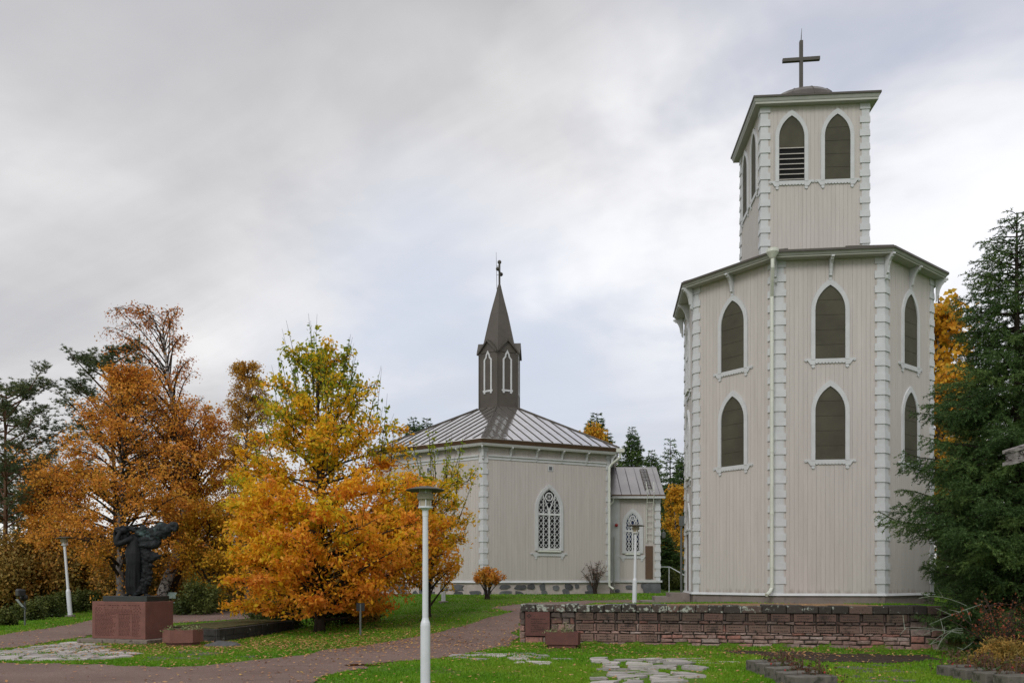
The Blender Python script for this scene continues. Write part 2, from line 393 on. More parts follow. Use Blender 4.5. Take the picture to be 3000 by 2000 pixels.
def gpt(px, py):
    """point of the ground seen at a photo pixel"""
    lo, hi = 6.0, 200.0
    for Y in np.arange(8, 160, .1):
        X = (px - 1500) / FPX * Y; Z = EYE + (HOR - py) / FPX * Y
        if Z <= hz(X, Y): return X, Y
    return X, Y
def g2(px, py): return gpt(px * 3000 / 2352, py * 3000 / 2352)   # same, in 2352-wide pixels

xs = np.unique(np.concatenate([np.linspace(-2500, -150, 12), np.linspace(-150, -30, 40), np.arange(-30, 20.01, .22), np.linspace(20, 150, 40), np.linspace(150, 2500, 12)]))
ys = np.unique(np.concatenate([np.linspace(-300, 5, 12), np.arange(5, 48, .22), np.linspace(48, 120, 40), np.linspace(120, 3000, 24)]))
XX, YY = np.meshgrid(xs, ys)
ZZ = height(XX, np.minimum(YY, 400))
V = np.stack([XX, YY, ZZ], -1).reshape(-1, 3)
nx, ny = len(xs), len(ys)
I = np.arange((ny - 1) * (nx - 1)); r_, c_ = I // (nx - 1), I % (nx - 1)
F = np.stack([r_ * nx + c_, r_ * nx + c_ + 1, (r_ + 1) * nx + c_ + 1, (r_ + 1) * nx + c_], 1)
gm = bpy.data.materials.new('grass_ground'); gm.use_nodes = True; t = gm.node_tree; p = t.nodes['Principled BSDF']
v = nd(t, 'ShaderNodeTexCoord').outputs['Object']
c = ramp(t, noise(t, v, .35, 5, .6), [(.3, (.060, .130, .011)), (.5, (.090, .195, .012)), (.72, (.135, .225, .020))])
c = mixc(t, maprange(t, noise(t, v, 26, 4, .7), .35, .75), c, (.05, .06, .012))
c = mixc(t, maprange(t, noise(t, mapping(t, v, (1, 1, 1), (0, 0, 0), (7, 3, 0)), .8, 5, .65), .52, .70), c, (.125, .098, .045))
lk(t, c, p.inputs['Base Color']); p.inputs['Roughness'].default_value = .9; p.inputs['Specular IOR Level'].default_value = .15
b = nd(t, 'ShaderNodeBump'); b.inputs['Strength'].default_value = .6; b.inputs['Distance'].default_value = .04
lk(t, noise(t, v, 22, 5, .7), b.inputs['Height']); lk(t, b.outputs[0], p.inputs['Normal'])
MATS['grass_ground'] = gm
tag(npmesh('ground', V, F, 'grass_ground', smooth=True), kind='structure')

gv = bpy.data.materials.new('gravel'); gv.use_nodes = True; t = gv.node_tree; p = t.nodes['Principled BSDF']
v = nd(t, 'ShaderNodeTexCoord').outputs['Object']
c = ramp(t, noise(t, v, .5, 5, .6), [(.3, (.160, .104, .088)), (.7, (.245, .170, .148))])
c = mixc(t, maprange(t, noise(t, v, 9, 5, .7), .48, .72, 0, .5), c, (.110, .075, .062))
c = mixc(t, maprange(t, noise(t, v, 45, 3, .7), .40, .70), c, (.115, .080, .070))
c = mixc(t, maprange(t, noise(t, mapping(t, v, (1, 1, 1), (0, 0, 0), (3, 9, 2)), 60, 2, .6), .62, .70), c, (.36, .30, .29))
c = mixc(t, maprange(t, noise(t, mapping(t, v, (.5, 2.2, 1), (0, 0, R(8)), (0, 0, 0)), 1.1, 4, .6), .56, .70, 0, .55), c, (.115, .085, .074))
lk(t, c, p.inputs['Base Color']); p.inputs['Roughness'].default_value = .85; p.inputs['Specular IOR Level'].default_value = .2
b = nd(t, 'ShaderNodeBump'); b.inputs['Strength'].default_value = .5; b.inputs['Distance'].default_value = .02
lk(t, noise(t, v, 55, 4, .7), b.inputs['Height']); lk(t, b.outputs[0], p.inputs['Normal'])
MATS['gravel'] = gv

def fbm(x, y, s, seed=0):
    """cheap smooth value noise in about -1..1"""
    rng = np.random.RandomState(seed); o = 0; a = 1
    for k in range(4):
        ph = rng.rand(4) * 20; an = rng.rand(2) * 6.28
        o = o + a * np.sin((x * np.cos(an[0]) + y * np.sin(an[0])) * s + ph[0]) * np.sin((x * np.cos(an[1]) + y * np.sin(an[1])) * s * 1.13 + ph[1])
        s *= 2.1; a *= .55
    return o
def poly_sdf(poly, X, Y):
    P = np.array(poly, float); n = len(P); d = np.full(X.shape, 1e9); ins = np.zeros(X.shape, bool)
    for i in range(n):
        a, b = P[i], P[(i + 1) % n]; e = b - a
        tt = np.clip(((X - a[0]) * e[0] + (Y - a[1]) * e[1]) / (e @ e + 1e-12), 0, 1)
        d = np.minimum(d, np.hypot(X - a[0] - tt * e[0], Y - a[1] - tt * e[1]))
        cond = ((a[1] > Y) != (b[1] > Y)) & (X < (b[0] - a[0]) * (Y - a[1]) / (b[1] - a[1] + 1e-12) + a[0])
        ins ^= cond
    return np.where(ins, d, -d)
MASKS = []       # (poly, rag, seed): areas without grass blades
def sheet(name, poly, mat, lift, step=.16, rag=.12, rs=2.2, seed=1, mask=True, kind='structure'):
    """a sheet draped on the ground, its outline following poly with a ragged edge"""
    P = np.array(poly); x0, y0 = P.min(0) - .5; x1, y1 = P.max(0) + .5
    gx = np.arange(x0, x1, step); gy = np.arange(y0, y1, step)
    X, Y = np.meshgrid(gx, gy); S = poly_sdf(poly, X, Y) + rag * fbm(X, Y, rs, seed)
    vs, ids, fs = [], {}, []
    def vid(key, x, y):
        if key not in ids: ids[key] = len(vs); vs.append((x, y))
        return ids[key]
    pos = S > 0; any_ = pos[:-1, :-1] | pos[1:, :-1] | pos[:-1, 1:] | pos[1:, 1:]
    for j, i in zip(*np.nonzero(any_)):
        cs = [(j, i), (j, i + 1), (j + 1, i + 1), (j + 1, i)]; poly_ = []
        for k in range(4):
            a, b_ = cs[k], cs[(k + 1) % 4]; sa, sb = S[a], S[b_]
            if sa > 0: poly_.append(vid(a, gx[a[1]], gy[a[0]]))
            if (sa > 0) != (sb > 0):
                q = sa / (sa - sb); key = (min(a, b_), max(a, b_))
                poly_.append(vid(key, gx[a[1]] + (gx[b_[1]] - gx[a[1]]) * q, gy[a[0]] + (gy[b_[0]] - gy[a[0]]) * q))
        if len(poly_) >= 3: fs.append(tuple(poly_))
    A = np.array(vs); Z = height(A[:, 0], A[:, 1]) + lift
    me = bpy.data.meshes.new(name); me.from_pydata(np.column_stack([A, Z]).tolist(), [], fs)
    me.materials.append(MATS[mat]); me.polygons.foreach_set('use_smooth', [True] * len(me.polygons))
    o = bpy.data.objects.new(name, me); COL.objects.link(o); tag(o, kind=kind)
    if mask: MASKS.append((poly, rag, rs, seed))
    return o
front = [(-16, 12), (-16, 14)] + [g2(0, 1522), g2(130, 1524), g2(240, 1527), g2(350, 1531), g2(470, 1530), g2(600, 1514), g2(760, 1492), g2(900, 1474), g2(1000, 1452), g2(1100, 1426), g2(1170, 1404)] \
    + [(-.9, 31), (.6, 33.6), (3.6, 34.6), (5.6, 35), (5.9, 33.4), (3.6, 32.6), (1.6, 31), (.6, 28.5), (.05, 25.5), (.05, 23.2)] \
    + [g2(1185, 1474), g2(1100, 1494), g2(1010, 1512), g2(880, 1523), g2(800, 1538), g2(720, 1560), (-3.9, 13), (-4, 12)]
sheet('gravel_path', front, 'gravel', .014, step=.12, seed=3, rag=.17, rs=2.9)
back = [g2(0, 1459), g2(100, 1444), g2(200, 1428), g2(330, 1404), g2(400, 1393), g2(470, 1384), g2(545, 1381), g2(640, 1380), g2(700, 1400), g2(640, 1416), g2(560, 1421), g2(470, 1427), g2(395, 1431), g2(300, 1446), g2(210, 1459), g2(100, 1477), g2(0, 1490), (-22, 24.4), (-24, 27.5)]
sheet('gravel_path', back, 'gravel', .014, seed=5, rag=.16, rs=2.6)
sheet('soil_patch', [g2(1640, 1494), g2(1800, 1496), g2(1960, 1503), g2(2130, 1506), g2(2170, 1516), g2(2050, 1522), g2(1900, 1521), g2(1780, 1512)], 'soil', .012, step=.1, rag=.14, rs=4, seed=8)
sheet('moss_strip', [g2(1255, 1492), g2(1500, 1498), g2(1720, 1501), g2(1720, 1507), g2(1480, 1503), g2(1250, 1497)], 'moss', .010, step=.08, rag=.08, rs=5, seed=9, mask=False)
sheet('needle_litter', [(1.4, float(wall_y(1.4)) + .62), (10.6, float(wall_y(10.6)) + .62), (10.8, 28), (7, 27.6), (3, 27), (1.4, 25)], 'needle_bed', .012, step=.25, rag=.1, seed=11)
wm = pmat('puddle_water', (.03, .024, .02), .04, .1, 2, .02, 6, .6)
sheet('puddle', [g2(792, 1529), g2(815, 1527), g2(850, 1526), g2(873, 1527), g2(850, 1530), g2(812, 1531)], 'puddle_water', .022, step=.07, rag=.06, rs=5, seed=13, mask=False)

# flagstones: irregular slabs, one paving per patch
def paving(name, poly, cell, mat, th, lift, seed, keep=.9, jit=.28, aspect=1.8, left=None, gaps=(.025, .06)):
    rng = np.random.RandomState(seed); P = np.array(poly); x0, y0 = P.min(0); x1, y1 = P.max(0)
    nxx = int((x1 - x0) / (cell * aspect)) + 2; nyy = int((y1 - y0) / cell) + 2
    gx = x0 + (np.arange(nxx + 1)[None, :] + rng.uniform(-jit, jit, (nyy + 1, nxx + 1))) * cell * aspect
    gx += (np.arange(nyy + 1)[:, None] % 2) * cell * .5
    gy = y0 + (np.arange(nyy + 1)[:, None] + rng.uniform(-jit, jit, (nyy + 1, nxx + 1))) * cell
    mb = MB()
    for j in range(nyy):
        for i in range(nxx):
            q = np.array([(gx[j, i], gy[j, i]), (gx[j, i + 1], gy[j, i + 1]), (gx[j + 1, i + 1], gy[j + 1, i + 1]), (gx[j + 1, i], gy[j + 1, i])])
            c0 = q.mean(0)
            if poly_sdf(poly, np.array([c0[0]]), np.array([c0[1]]))[0] < .08 or rng.rand() > keep: continue
            gap = rng.uniform(*gaps); pts = []
            for k in range(4):
                a = q[k]; b_ = q[(k + 1) % 4]
                for s_ in (.12, .5, .88):
                    w = a * (1 - s_) + b_ * s_; dd = c0 - w; pts.append(w + dd / (np.linalg.norm(dd) + 1e-6) * gap + rng.normal(0, .012, 2))
            if left is not None: pts = [np.array((max(w[0], left * w[1]), w[1])) for w in pts]
            z0 = hz(*c0) + lift - th + rng.uniform(-.006, .006); pts = [tuple(w) for w in pts]
            ins = [tuple(np.array(w) + (c0 - np.array(w)) * .04) for w in pts]
            tl = rng.normal(0, .006, 2)
            n0 = len(mb.v); mb.prism(pts, z0, z0 + th, ins)
            for k in range(n0 + len(pts), n0 + 2 * len(pts)):
                x_, y_, z_ = mb.v[k]; mb.v[k] = (x_, y_, z_ + (x_ - c0[0]) * tl[0] + (y_ - c0[1]) * tl[1])
    o = mb.build(name, mat, loc=(float(P.mean(0)[0]), float(P.mean(0)[1]), 0)); tag(o, kind='structure'); return o
pmat('flagstone', (.36, .335, .325), .75, .2, 3, .3, 40, .3, island=.3, spots=(.22, .195, .175), spot_scale=4, spot_t=(.55, .72))
pmat('flagstone_dark', (.11, .098, .09), .8, .2, 3, .3, 40, .3, island=.25, spots=(.05, .045, .035), spot_scale=4, spot_t=(.5, .7))
pv1 = [g2(-40, 1494), g2(60, 1488), g2(150, 1477), g2(185, 1474), g2(250, 1488), g2(330, 1500), g2(300, 1512), g2(200, 1518), g2(60, 1518), g2(-40, 1516)]
paving('stone_paving', pv1, .34, 'flagstone', .06, .03, 4, .96)
pv2 = [g2(250, 1492), g2(400, 1492), g2(560, 1500), g2(600, 1508), g2(470, 1518), g2(330, 1518)]
paving('stone_paving', pv2, .36, 'flagstone_dark', .05, .02, 5, .5)
pv3 = [g2(1357, 1512), g2(1470, 1511), g2(1560, 1515), g2(1610, 1530), g2(1640, 1600), g2(1352, 1600)]
paving('stone_paving', pv3, .36, 'flagstone', .16, .045, 6, .80, .46, 1.5, (1354 * 1.27551 - 1500) / FPX, (.04, .13))
pv4 = [g2(1030, 1500), g2(1200, 1497), g2(1320, 1514), g2(1290, 1528), g2(1180, 1526), g2(1030, 1512)]
paving('stone_paving', pv4, .34, 'flagstone', .06, .03, 7, .7, .4, 1.4, None, (.03, .1))
pv5 = [g2(1560, 1512), g2(1740, 1515), g2(1740, 1524), g2(1600, 1524)]
paving('stone_paving', pv5, .25, 'flagstone', .05, .022, 8, .4, .3, 2.2)
pv6 = [g2(1860, 1523), g2(2080, 1523), g2(2120, 1570), g2(1960, 1600), g2(1920, 1545)]
paving('stone_paving', pv6, .3, 'flagstone_dark', .05, .016, 9, .42, .3, 2.2)
FLAGS = [(q, .05, 3, 21) for q in (pv1, pv3)]

# ------------------------------------------------------------------ building helpers
def ngon(cx, cy, r, n, th, off):
    return [(cx + r * math.cos(th - math.pi / 2 + off + 2 * math.pi / n * k), cy + r * math.sin(th - math.pi / 2 + off + 2 * math.pi / n * k)) for k in range(n)]
def faces_of(P):
    """frames of the walls of a counter-clockwise footprint: face i runs from P[i-1] to P[i]"""
    out = []
    for i in range(len(P)):
        a, b = np.array(P[i - 1]), np.array(P[i]); L = np.linalg.norm(b - a); u = (b - a) / L
        f = Fr((a[0], a[1], 0), (u[0], u[1], 0), (u[1], -u[0], 0)); f.w = L; out.append(f)
    return out
def arch(w, c0, c1, h, a=0.0, n=9, base=True):
    """pointed arch outline from bottom left over the apex to bottom right"""
    L = [(a - w, c0)] if base else []
    left = [(w + 2 * w * math.cos(R(180 - 60 * k / n)), 2 * w * math.sin(R(180 - 60 * k / n)) / (1.732 * w) * h) for k in range(n + 1)]
    L += [(a + x, c1 + y) for x, y in left] + [(a - x, c1 + y) for x, y in left[-2::-1]]
    if base: L.append((a + w, c0))
    return L
def boards(mb, fr, a0, a1, c0, c1, pitch=.145, gap=.0045, th=.02):
    n = max(1, round((a1 - a0) / pitch)); p = (a1 - a0) / n
    for i in range(n):
        d = random.uniform(-.002, .003)
        mb.box(fr, a0 + i * p + gap / 2, a0 + (i + 1) * p - gap / 2, -.02, th + d, c0, c1)
def quoin(Fa, Fb, z0, z1, parent, pitch=.487, w=.235, wb=.31, mat='pale_trim'):
    """corner strip with wedge bands where wall Fa (left of the corner) meets Fb"""
    mb = MB(); C = Fa.o[:2] + Fa.u[:2] * Fa.w; na, nb, ua, ub = Fa.n[:2], Fb.n[:2], Fa.u[:2], Fb.u[:2]
    m = na + nb; m = m / (m @ na)
    def foot(w_, t_): return [tuple(C - ua * w_ - na * .015), tuple(C - ua * w_ + na * t_), tuple(C + m * t_), tuple(C + ub * w_ + nb * t_), tuple(C + ub * w_ - nb * .015), tuple(C - m * .03)]
    mb.prism(foot(w, .034), z0, z1)
    z = z1 - .22; first = True
    while z > z0 - .01:
        mb.prism(foot(wb, .060), max(z, z0), min(z + (.22 if first else .235) + random.uniform(-.012, .012), z1 - .002), foot(wb + random.uniform(-.006, .006), .050 + random.uniform(-.004, .004)))
        first = False; z -= pitch
    return mb.build('quoin', mat, parent)
def sill(fr, w, c, parent, mat='pale_trim', teeth=9):
    mb = MB(); W2 = w + .13
    top, lo = c + .06, c - .10
    pts = [(-w, top), (-w, lo + .03)]
    for k in range(teeth):
        x0 = -w + 2 * w * k / teeth; s = 2 * w / teeth
        for q in range(5):
            a = math.pi * q / 4; pts.append((x0 + s / 2 - s / 2 * math.cos(a), lo + .045 - .05 * math.sin(a)))
    pts += [(w, lo + .03), (w, top)]
    mb.ext(fr.sh(0, 0), [(a, z) for a, z in pts], .01, .062)
    for s in (-1, 1):
        blk = [(s * w, top), (s * (W2 + .18), top), (s * (W2 + .2), top - .05), (s * (W2 + .12), top - .06), (s * (W2 + .02), c - .14), (s * w, c - .14)]
        mb.ext(fr, blk, .01, .066)
        for (a, z, r) in ((s * (w + .065), c - .19, .058), (s * (W2 + .17), c + .015, .05)):
            mb.ext(fr, [(a + r * math.cos(k * .5236), z + r * math.sin(k * .5236)) for k in range(12)], .012, .058)
    return mb.build('sill', mat, parent)
def shutter_window(fr, a, c0, c1, w, root, louvre=False, teeth=9):
    """pointed opening closed by dark boards in a pale frame"""
    f = fr.sh(a, 0); h = 1.732 * w; c1 = c1 - h
    mb = MB(); o_ = arch(w + .135, c0, c1, h + .20); i_ = arch(w, c0, c1, h)
    mb.band(f, o_, i_, .0, .075)
    win = mb.build('window', 'pale_trim', root)
    if louvre:
        zl = c0 + 1.22
        up = [q for q in i_ if q[1] > zl]; up = [(-w, zl)] + [q for q in up] + [(w, zl)]
        MB().ext(f, up, .0, .034).build('shutter', 'olive_panel', win)
        MB().ext(f, [(-w, c0), (-w, zl), (w, zl), (w, c0)], .0, .027).build('opening', 'interior_shade', win)  # flat panel behind the slats, interior shade put in as near-black colour
        for k in range(7):
            z = c0 + .06 + k * .185 + (.03 if k == 6 else 0)
            MB().prof(f, [(.028, z + .025), (.030, z + .04), (.073, z + .03), (.070, z)], -w + .01, w - .01).build('slat', 'beige_board', win)
    else:
        mb = MB(); n = 5; top = c1 + h
        for k in range(n):                                     # boards with thin joints
            za = c0 + (top - c0) * k / n + (.006 if k else 0); zb = c0 + (top - c0) * (k + 1) / n - .006
            seg = [q for q in i_ if za < q[1] < zb]
            def half(z):
                if z <= c1: return w
                y = (z - c1) / h * 1.732 * w; return max(.0, math.sqrt(max(0, 4 * w * w - y * y)) - w)
            lft = [q for q in seg if q[0] < -1e-6]; rgt = [q for q in seg if q[0] > 1e-6]
            poly = [(-half(za), za)] + lft + [(-half(zb), zb), (half(zb), zb)] + rgt + [(half(za), za)]
            if zb > top - .02: poly = [(-half(za), za)] + lft + [(0, top)] + rgt + [(half(za), za)]
            poly = [q for k2, q in enumerate(poly) if k2 == 0 or abs(q[0] - poly[k2 - 1][0]) + abs(q[1] - poly[k2 - 1][1]) > 1e-5]
            mb.ext(f, poly, .0, .036)
        mb.ext(f, i_, -.01, .0265)
        mb.build('shutter', 'olive_panel', win)
    sill(f, w, c0 - .03, win, teeth=teeth)
    return win
def clip_seg(p, q, poly):
    """clip a segment against a convex outline"""
    p = np.array(p, float); q = np.array(q, float); t0, t1 = 0.0, 1.0; d = q - p
    n = len(poly); ar = sum(poly[i][0] * poly[(i + 1) % n][1] - poly[(i + 1) % n][0] * poly[i][1] for i in range(n))
    sg = 1 if ar > 0 else -1
    for i in range(n):
        a = np.array(poly[i]); e = np.array(poly[(i + 1) % n]) - a; nn = np.array((e[1], -e[0])) * sg
        den = nn @ d; num = nn @ (p - a)
        if abs(den) < 1e-9:
            if num > 1e-6: return None
        else:
            tt = -num / den
            if den > 0: t1 = min(t1, tt)
            else: t0 = max(t0, tt)
    return (tuple(p + d * t0), tuple(p + d * t1)) if t0 < t1 - 1e-4 else None
def lattice_window(fr, a, c0, ct, apex, w, root, glass='glass', cells=6, teeth=11, ratio=1.732, fw=.145):
    """pointed church window: frame, glass, white diamond lattice with a six-spoked rose"""
    f = fr.sh(a, 0); h = ratio * w; c1 = apex - h
    o_ = arch(w + fw, c0 - .05, c1, h + fw * 1.2); i_ = arch(w, c0 - .05, c1, h)
    win = MB().band(f, o_, i_, .0, .10).build('window', 'pale_trim', root)
    if glass == 'blue_glass':
        zc = c0 + (ct - c0) * .52
        up = [(-w, zc)] + [q for q in i_ if q[1] > zc] + [(w, zc)]
        MB().ext(f, up, .0, .022).build('pane', 'blue_glass', win)
        MB().ext(f, [(-w, c0), (-w, zc), (w, zc), (w, c0)], .0, .028).build('pane', 'glass', win)
    else:
        MB().ext(f, [q for q in i_], .0, .028).build('pane', glass, win)
    mb = MB(); inner = arch(w - .03, c0 + .02, c1, h - .04)
    mb.band(f, arch(w, c0, c1, h), arch(w - .04, c0, c1, h - .07), .03, .07)
    mb.box(f, -w, w, .03, .068, c0, c0 + .07); mb.box(f, -w, w, .03, .08, ct - .05, ct + .05)
    mb.box(f, -.036, .036, .03, .074, c0 + .07, ct - .05); mb.box(f, -.03, .03, .03, .068, ct + .05, ct + .30)
    cw = (w - .05) / 2; rz = apex - .52 * w - .10; rr = .30 * w
    for s in (-1, 1):
        g = clip_seg((s * w * .5, ct + .05), (s * w * .5, apex), inner)
        mb.bar(f, (s * w * .5, c0 + .07), (s * w * .5, ct - .05), .030, .03, .06)
        if g: mb.bar(f, g[0], g[1], .030, .03, .06)
    ch = (ct - c0 - .12) / cells
    for col_ in range(4):
        x0 = [-w + .05, -w * .5, .03, w * .5][col_]; x1 = [-w * .5, -.03, w * .5, w - .05][col_]
        for k in range(cells):
            z = c0 + .07 + k * ch
            mb.bar(f, (x0, z), (x1, z + ch), .018, .040, .056); mb.bar(f, (x0, z + ch), (x1, z), .018, .042, .058)
        for k in range(4):
            z = ct + .05 + k * ch
            for (pa, pb) in (((x0, z), (x1, z + ch)), ((x0, z + ch), (x1, z))):
                g = clip_seg(pa, pb, inner)
                if g and math.hypot((g[0][0] + g[1][0]) / 2, (g[0][1] + g[1][1]) / 2 - rz) > rr * 1.25: mb.bar(f, g[0], g[1], .018, .040, .056)
    ring = lambda r: [(r * math.cos(k * .3491), rz + r * math.sin(k * .3491)) for k in range(18)]
    mb.band(f, ring(rr + .025), ring(rr - .025), .03, .066, closed=True)
    for k in range(3):
        an = math.pi / 2 + k * math.pi / 3; mb.bar(f, (rr * math.cos(an), rz + rr * math.sin(an)), (-rr * math.cos(an), rz - rr * math.sin(an)), .018, .040, .060)
    for s in (-1, 1):                                          # two arcs springing from the middle post
        pts = [(s * (.03 + (w * .55) * q ** 1.5), ct + .05 + (apex - .55 * w - ct) * q) for q in np.linspace(0, 1, 7)]
        for a_, b_ in zip(pts[:-1], pts[1:]):
            g = clip_seg(a_, b_, inner)
            if g: mb.bar(f, g[0], g[1], .04, .032, .062)
    mb.build('lattice', 'white_lattice', win)
    MB().prof(f, [(.02, c0 - .01), (.02, c0 - .12), (.14, c0 - .12), (.14, c0 - .06)], -w, w).build('ledge', 'cream_metal', win)
    sill(f, w + .03, c0 - .22, win, teeth=teeth)
    return win
def bracket(p, n, z, L, H, parent, t=.09, mat='pale_trim'):
    """curved eave bracket at wall point p, sticking out along n, top at height z"""
    n = np.array((n[0], n[1], 0.0)); n /= np.linalg.norm(n); u = (-n[1], n[0], 0)
    f = Fr((p[0], p[1], z), (-n[1], n[0], 0), n)
    pr = [(0, 0), (L, 0), (L + .01, -.07 * H), (L * .86, -.10 * H), (L * .84, -.15 * H), (L * .72, -.16 * H), (L * .52, -.28 * H), (L * .36, -.46 * H), (L * .28, -.68 * H), (L * .30, -.72 * H), (L * .22, -.76 * H), (L * .16, -.77 * H), (L * .15, -.88 * H), (L * .12, -.94 * H), (.0, -H)]
    return MB().prof(f, pr, -t / 2, t / 2).build('bracket', mat, parent)
def off_poly(P, d):
    out = []; n = len(P)
    fs = faces_of(P)
    for i in range(n):
        a, b = fs[i], fs[(i + 1) % n]; m = a.n[:2] + b.n[:2]; m = m / (m @ a.n[:2]); out.append(tuple(np.array(P[i]) + m * d))
    return out

# ------------------------------------------------------------------ bell tower
TX, TY, TTH = 11.18, 32.4, -.110
RW, RE = 4.58, 5.02
ZT, ZS = 1.33, 12.58                       # bottom trim and soffit
PO = ngon(TX, TY, RW, 8, TTH, math.pi / 8)
FO = faces_of(PO)                          # 0 = front, 7 = front left, 6 = left with the door, 1 = front right
tower = thing('bell_tower', (TX, TY, .85), 'beige boarded octagonal bell tower with square belfry and big cross on top', 'bell tower')
MB().prism(ngon(TX, TY, RW + .05, 8, TTH, math.pi / 8), .3, 1.25).build('foundation', 'concrete', tower)
mb = MB(); mb.prism(ngon(TX, TY, RW - .03, 8, TTH, math.pi / 8), 1.25, ZS)
for f in FO: boards(mb, f, .0, f.w, ZT, ZS)
mb.build('wall', 'beige_board', tower)
MB().prism(ngon(TX, TY, RW + .12, 8, TTH, math.pi / 8), 1.25, 1.33, ngon(TX, TY, RW + .07, 8, TTH, math.pi / 8)).build('base_moulding', 'pale_trim', tower)
for i in range(8): quoin(FO[i], FO[(i + 1) % 8], ZT, ZS, tower)
for i in (0, 1, 7, 2, 5):
    f = FO[i]
    for (c0, c1) in ((9.20, 11.70), (5.80, 8.30)): shutter_window(f, f.w / 2, c0, c1, .49, tower)
f = FO[6]
for (c0, c1) in ((9.20, 11.70), (5.80, 8.30)): lattice_window(f, f.w / 2, c0, c0 + 1.3, c1, .49, tower, cells=4, teeth=9, fw=.13)
# door in the left face, with a small pointed pediment
fd = f.sh(f.w / 2, 0)
door = MB().box(fd, -.55, .55, .0, .035, 1.34, 3.55).build('door', 'brown_board', tower)
MB().box(fd, -.68, -.55, .0, .09, 1.34, 3.68).box(fd, .55, .68, .0, .09, 1.34, 3.68).box(fd, -.549, .549, .0, .088, 3.55, 3.68).box(fd, -.74, .74, .0, .12, 3.682, 3.74).build('door_frame', 'pale_trim', door)
MB().band(fd, arch(.6, 3.74, 3.80, 1.0), arch(.48, 3.74, 3.80, .78), .0, .07).box(fd, -.03, .03, .0, .09, 4.86, 5.15).build('pediment', 'pale_trim', door)
MB().box(fd, .42, .47, .036, .09, 2.2, 2.4).build('handle', 'black_metal', door)
mb = MB()
for k, (dep, z) in enumerate(((1.9, .96), (1.4, 1.12), (.85, 1.27))): mb.box(fd, -1.0 - k * .0, 1.0, .06 if k == 0 else .06 + .0, dep, .5 if k == 0 else z - .16 + .0, z) if k == 0 else mb.box(fd, -.99 + k * .004, .99 - k * .004, .062, dep, z - .17, z)
mb.build('steps', 'concrete', tower)
# eaves: soffit, fascia, low metal roof
PE = ngon(TX, TY, RE, 8, TTH, math.pi / 8); PEi = ngon(TX, TY, RE - .03, 8, TTH, math.pi / 8)
MB().prism(PEi, ZS, ZS + .10, PEi).build('soffit', 'soffit', tower)
mb = MB()
mb.prism(ngon(TX, TY, RE + .0, 8, TTH, math.pi / 8), ZS + .045, ZS + .13, ngon(TX, TY, RE + .05, 8, TTH, math.pi / 8)); mb.build('fascia', 'eave_paint', tower)
mb = MB(); mb.prism(ngon(TX, TY, RE + .09, 8, TTH, math.pi / 8), ZS + .13, ZS + .20); mb.prism(ngon(TX, TY, RE + .085, 8, TTH, math.pi / 8), ZS + .2, 13.62, ngon(TX, TY, 2.75, 8, TTH, math.pi / 8))
for i in range(8):                         # hip seams
    a = np.array((*PE[i], ZS + .22)); b_ = np.array((TX + (PE[i][0] - TX) * .53, TY + (PE[i][1] - TY) * .53, 13.66)); mb.tube([a, b_], .035, 6)
mb.build('roof', 'roof_edge', tower)
for i in range(8):
    f = FO[i]; bracket(f.p(f.w / 2, .02, 0), f.n, ZS, .42, .80, tower)
    c = np.array(PO[i]); d = c - np.array((TX, TY)); bracket(c + d / np.linalg.norm(d) * .09, d, ZS, .40, .80, tower)
# downpipe at the front-left corner
C = np.array(PO[7]); d = C - np.array((TX, TY)); d /= np.linalg.norm(d); q = C - FO[7].u[:2] * .06 + FO[7].n[:2] * .17
E0 = np.array((TX, TY)) + d * (RE + .17)
mb = MB(); mb.lathe([(.06, -.02), (.085, 0), (.19, .17), (.20, .19), (.20, .29), (.15, .29)], (E0[0], E0[1], ZS - .09), 14)
mb.tube([(E0[0], E0[1], ZS - .04), (E0[0], E0[1], ZS - .40), (E0[0] * .6 + q[0] * .4, E0[1] * .6 + q[1] * .4, ZS - .75), (q[0], q[1], ZS - 1.2), (q[0], q[1], ZS - 1.5), (q[0], q[1], 5), (q[0], q[1], 1.52), (q[0] - .12, q[1] - .12, 1.36), (q[0] - .26, q[1] - .24, 1.28)], .062, 10)
for z in (10.2, 8.2, 6.1, 4.0, 2.2): mb.lathe([(.072, 0), (.072, .05)], (q[0], q[1], z), 10)
mb.build('downpipe', 'cream_metal', tower, smooth=False)
# belfry
RB = 2.69; ZB, ZBS = 13.2, 19.06; BTH = -.075
PB = ngon(TX, TY, RB, 4, BTH, math.pi / 4); FB = faces_of(PB)
mb = MB(); mb.prism(ngon(TX, TY, RB - .03, 4, BTH, math.pi / 4), ZB - .2, ZBS)
for f in FB: boards(mb, f, 0, f.w, ZB + .42, ZBS)
mb.build('belfry_wall', 'beige_board', tower)
for i in range(4): quoin(FB[i], FB[(i + 1) % 4], ZB + .42, ZBS, tower)
for i in range(4):
    f = FB[i]
    for k, a in enumerate((f.w / 2 - .83, f.w / 2 + .80)):
        shutter_window(f, a, 16.30, 18.70, .455, tower, louvre=(i == 0 and k == 0), teeth=8)
RF = 3.13
MB().prism(ngon(TX, TY, RF - .06, 4, BTH, math.pi / 4), ZBS, ZBS + .14).build('soffit', 'soffit', tower)
MB().prism(ngon(TX, TY, RF - .04, 4, BTH, math.pi / 4), ZBS + .08, ZBS + .20, ngon(TX, TY, RF + .02, 4, BTH, math.pi / 4)).build('fascia', 'eave_paint', tower)
mb = MB(); mb.prism(ngon(TX, TY, RF + .06, 4, BTH, math.pi / 4), ZBS + .20, ZBS + .27); mb.prism(ngon(TX, TY, RF + .05, 4, BTH, math.pi / 4), ZBS + .27, 20.02, ngon(TX, TY, 1.1, 4, BTH, math.pi / 4))
mb.build('belfry_roof', 'roof_edge', tower)
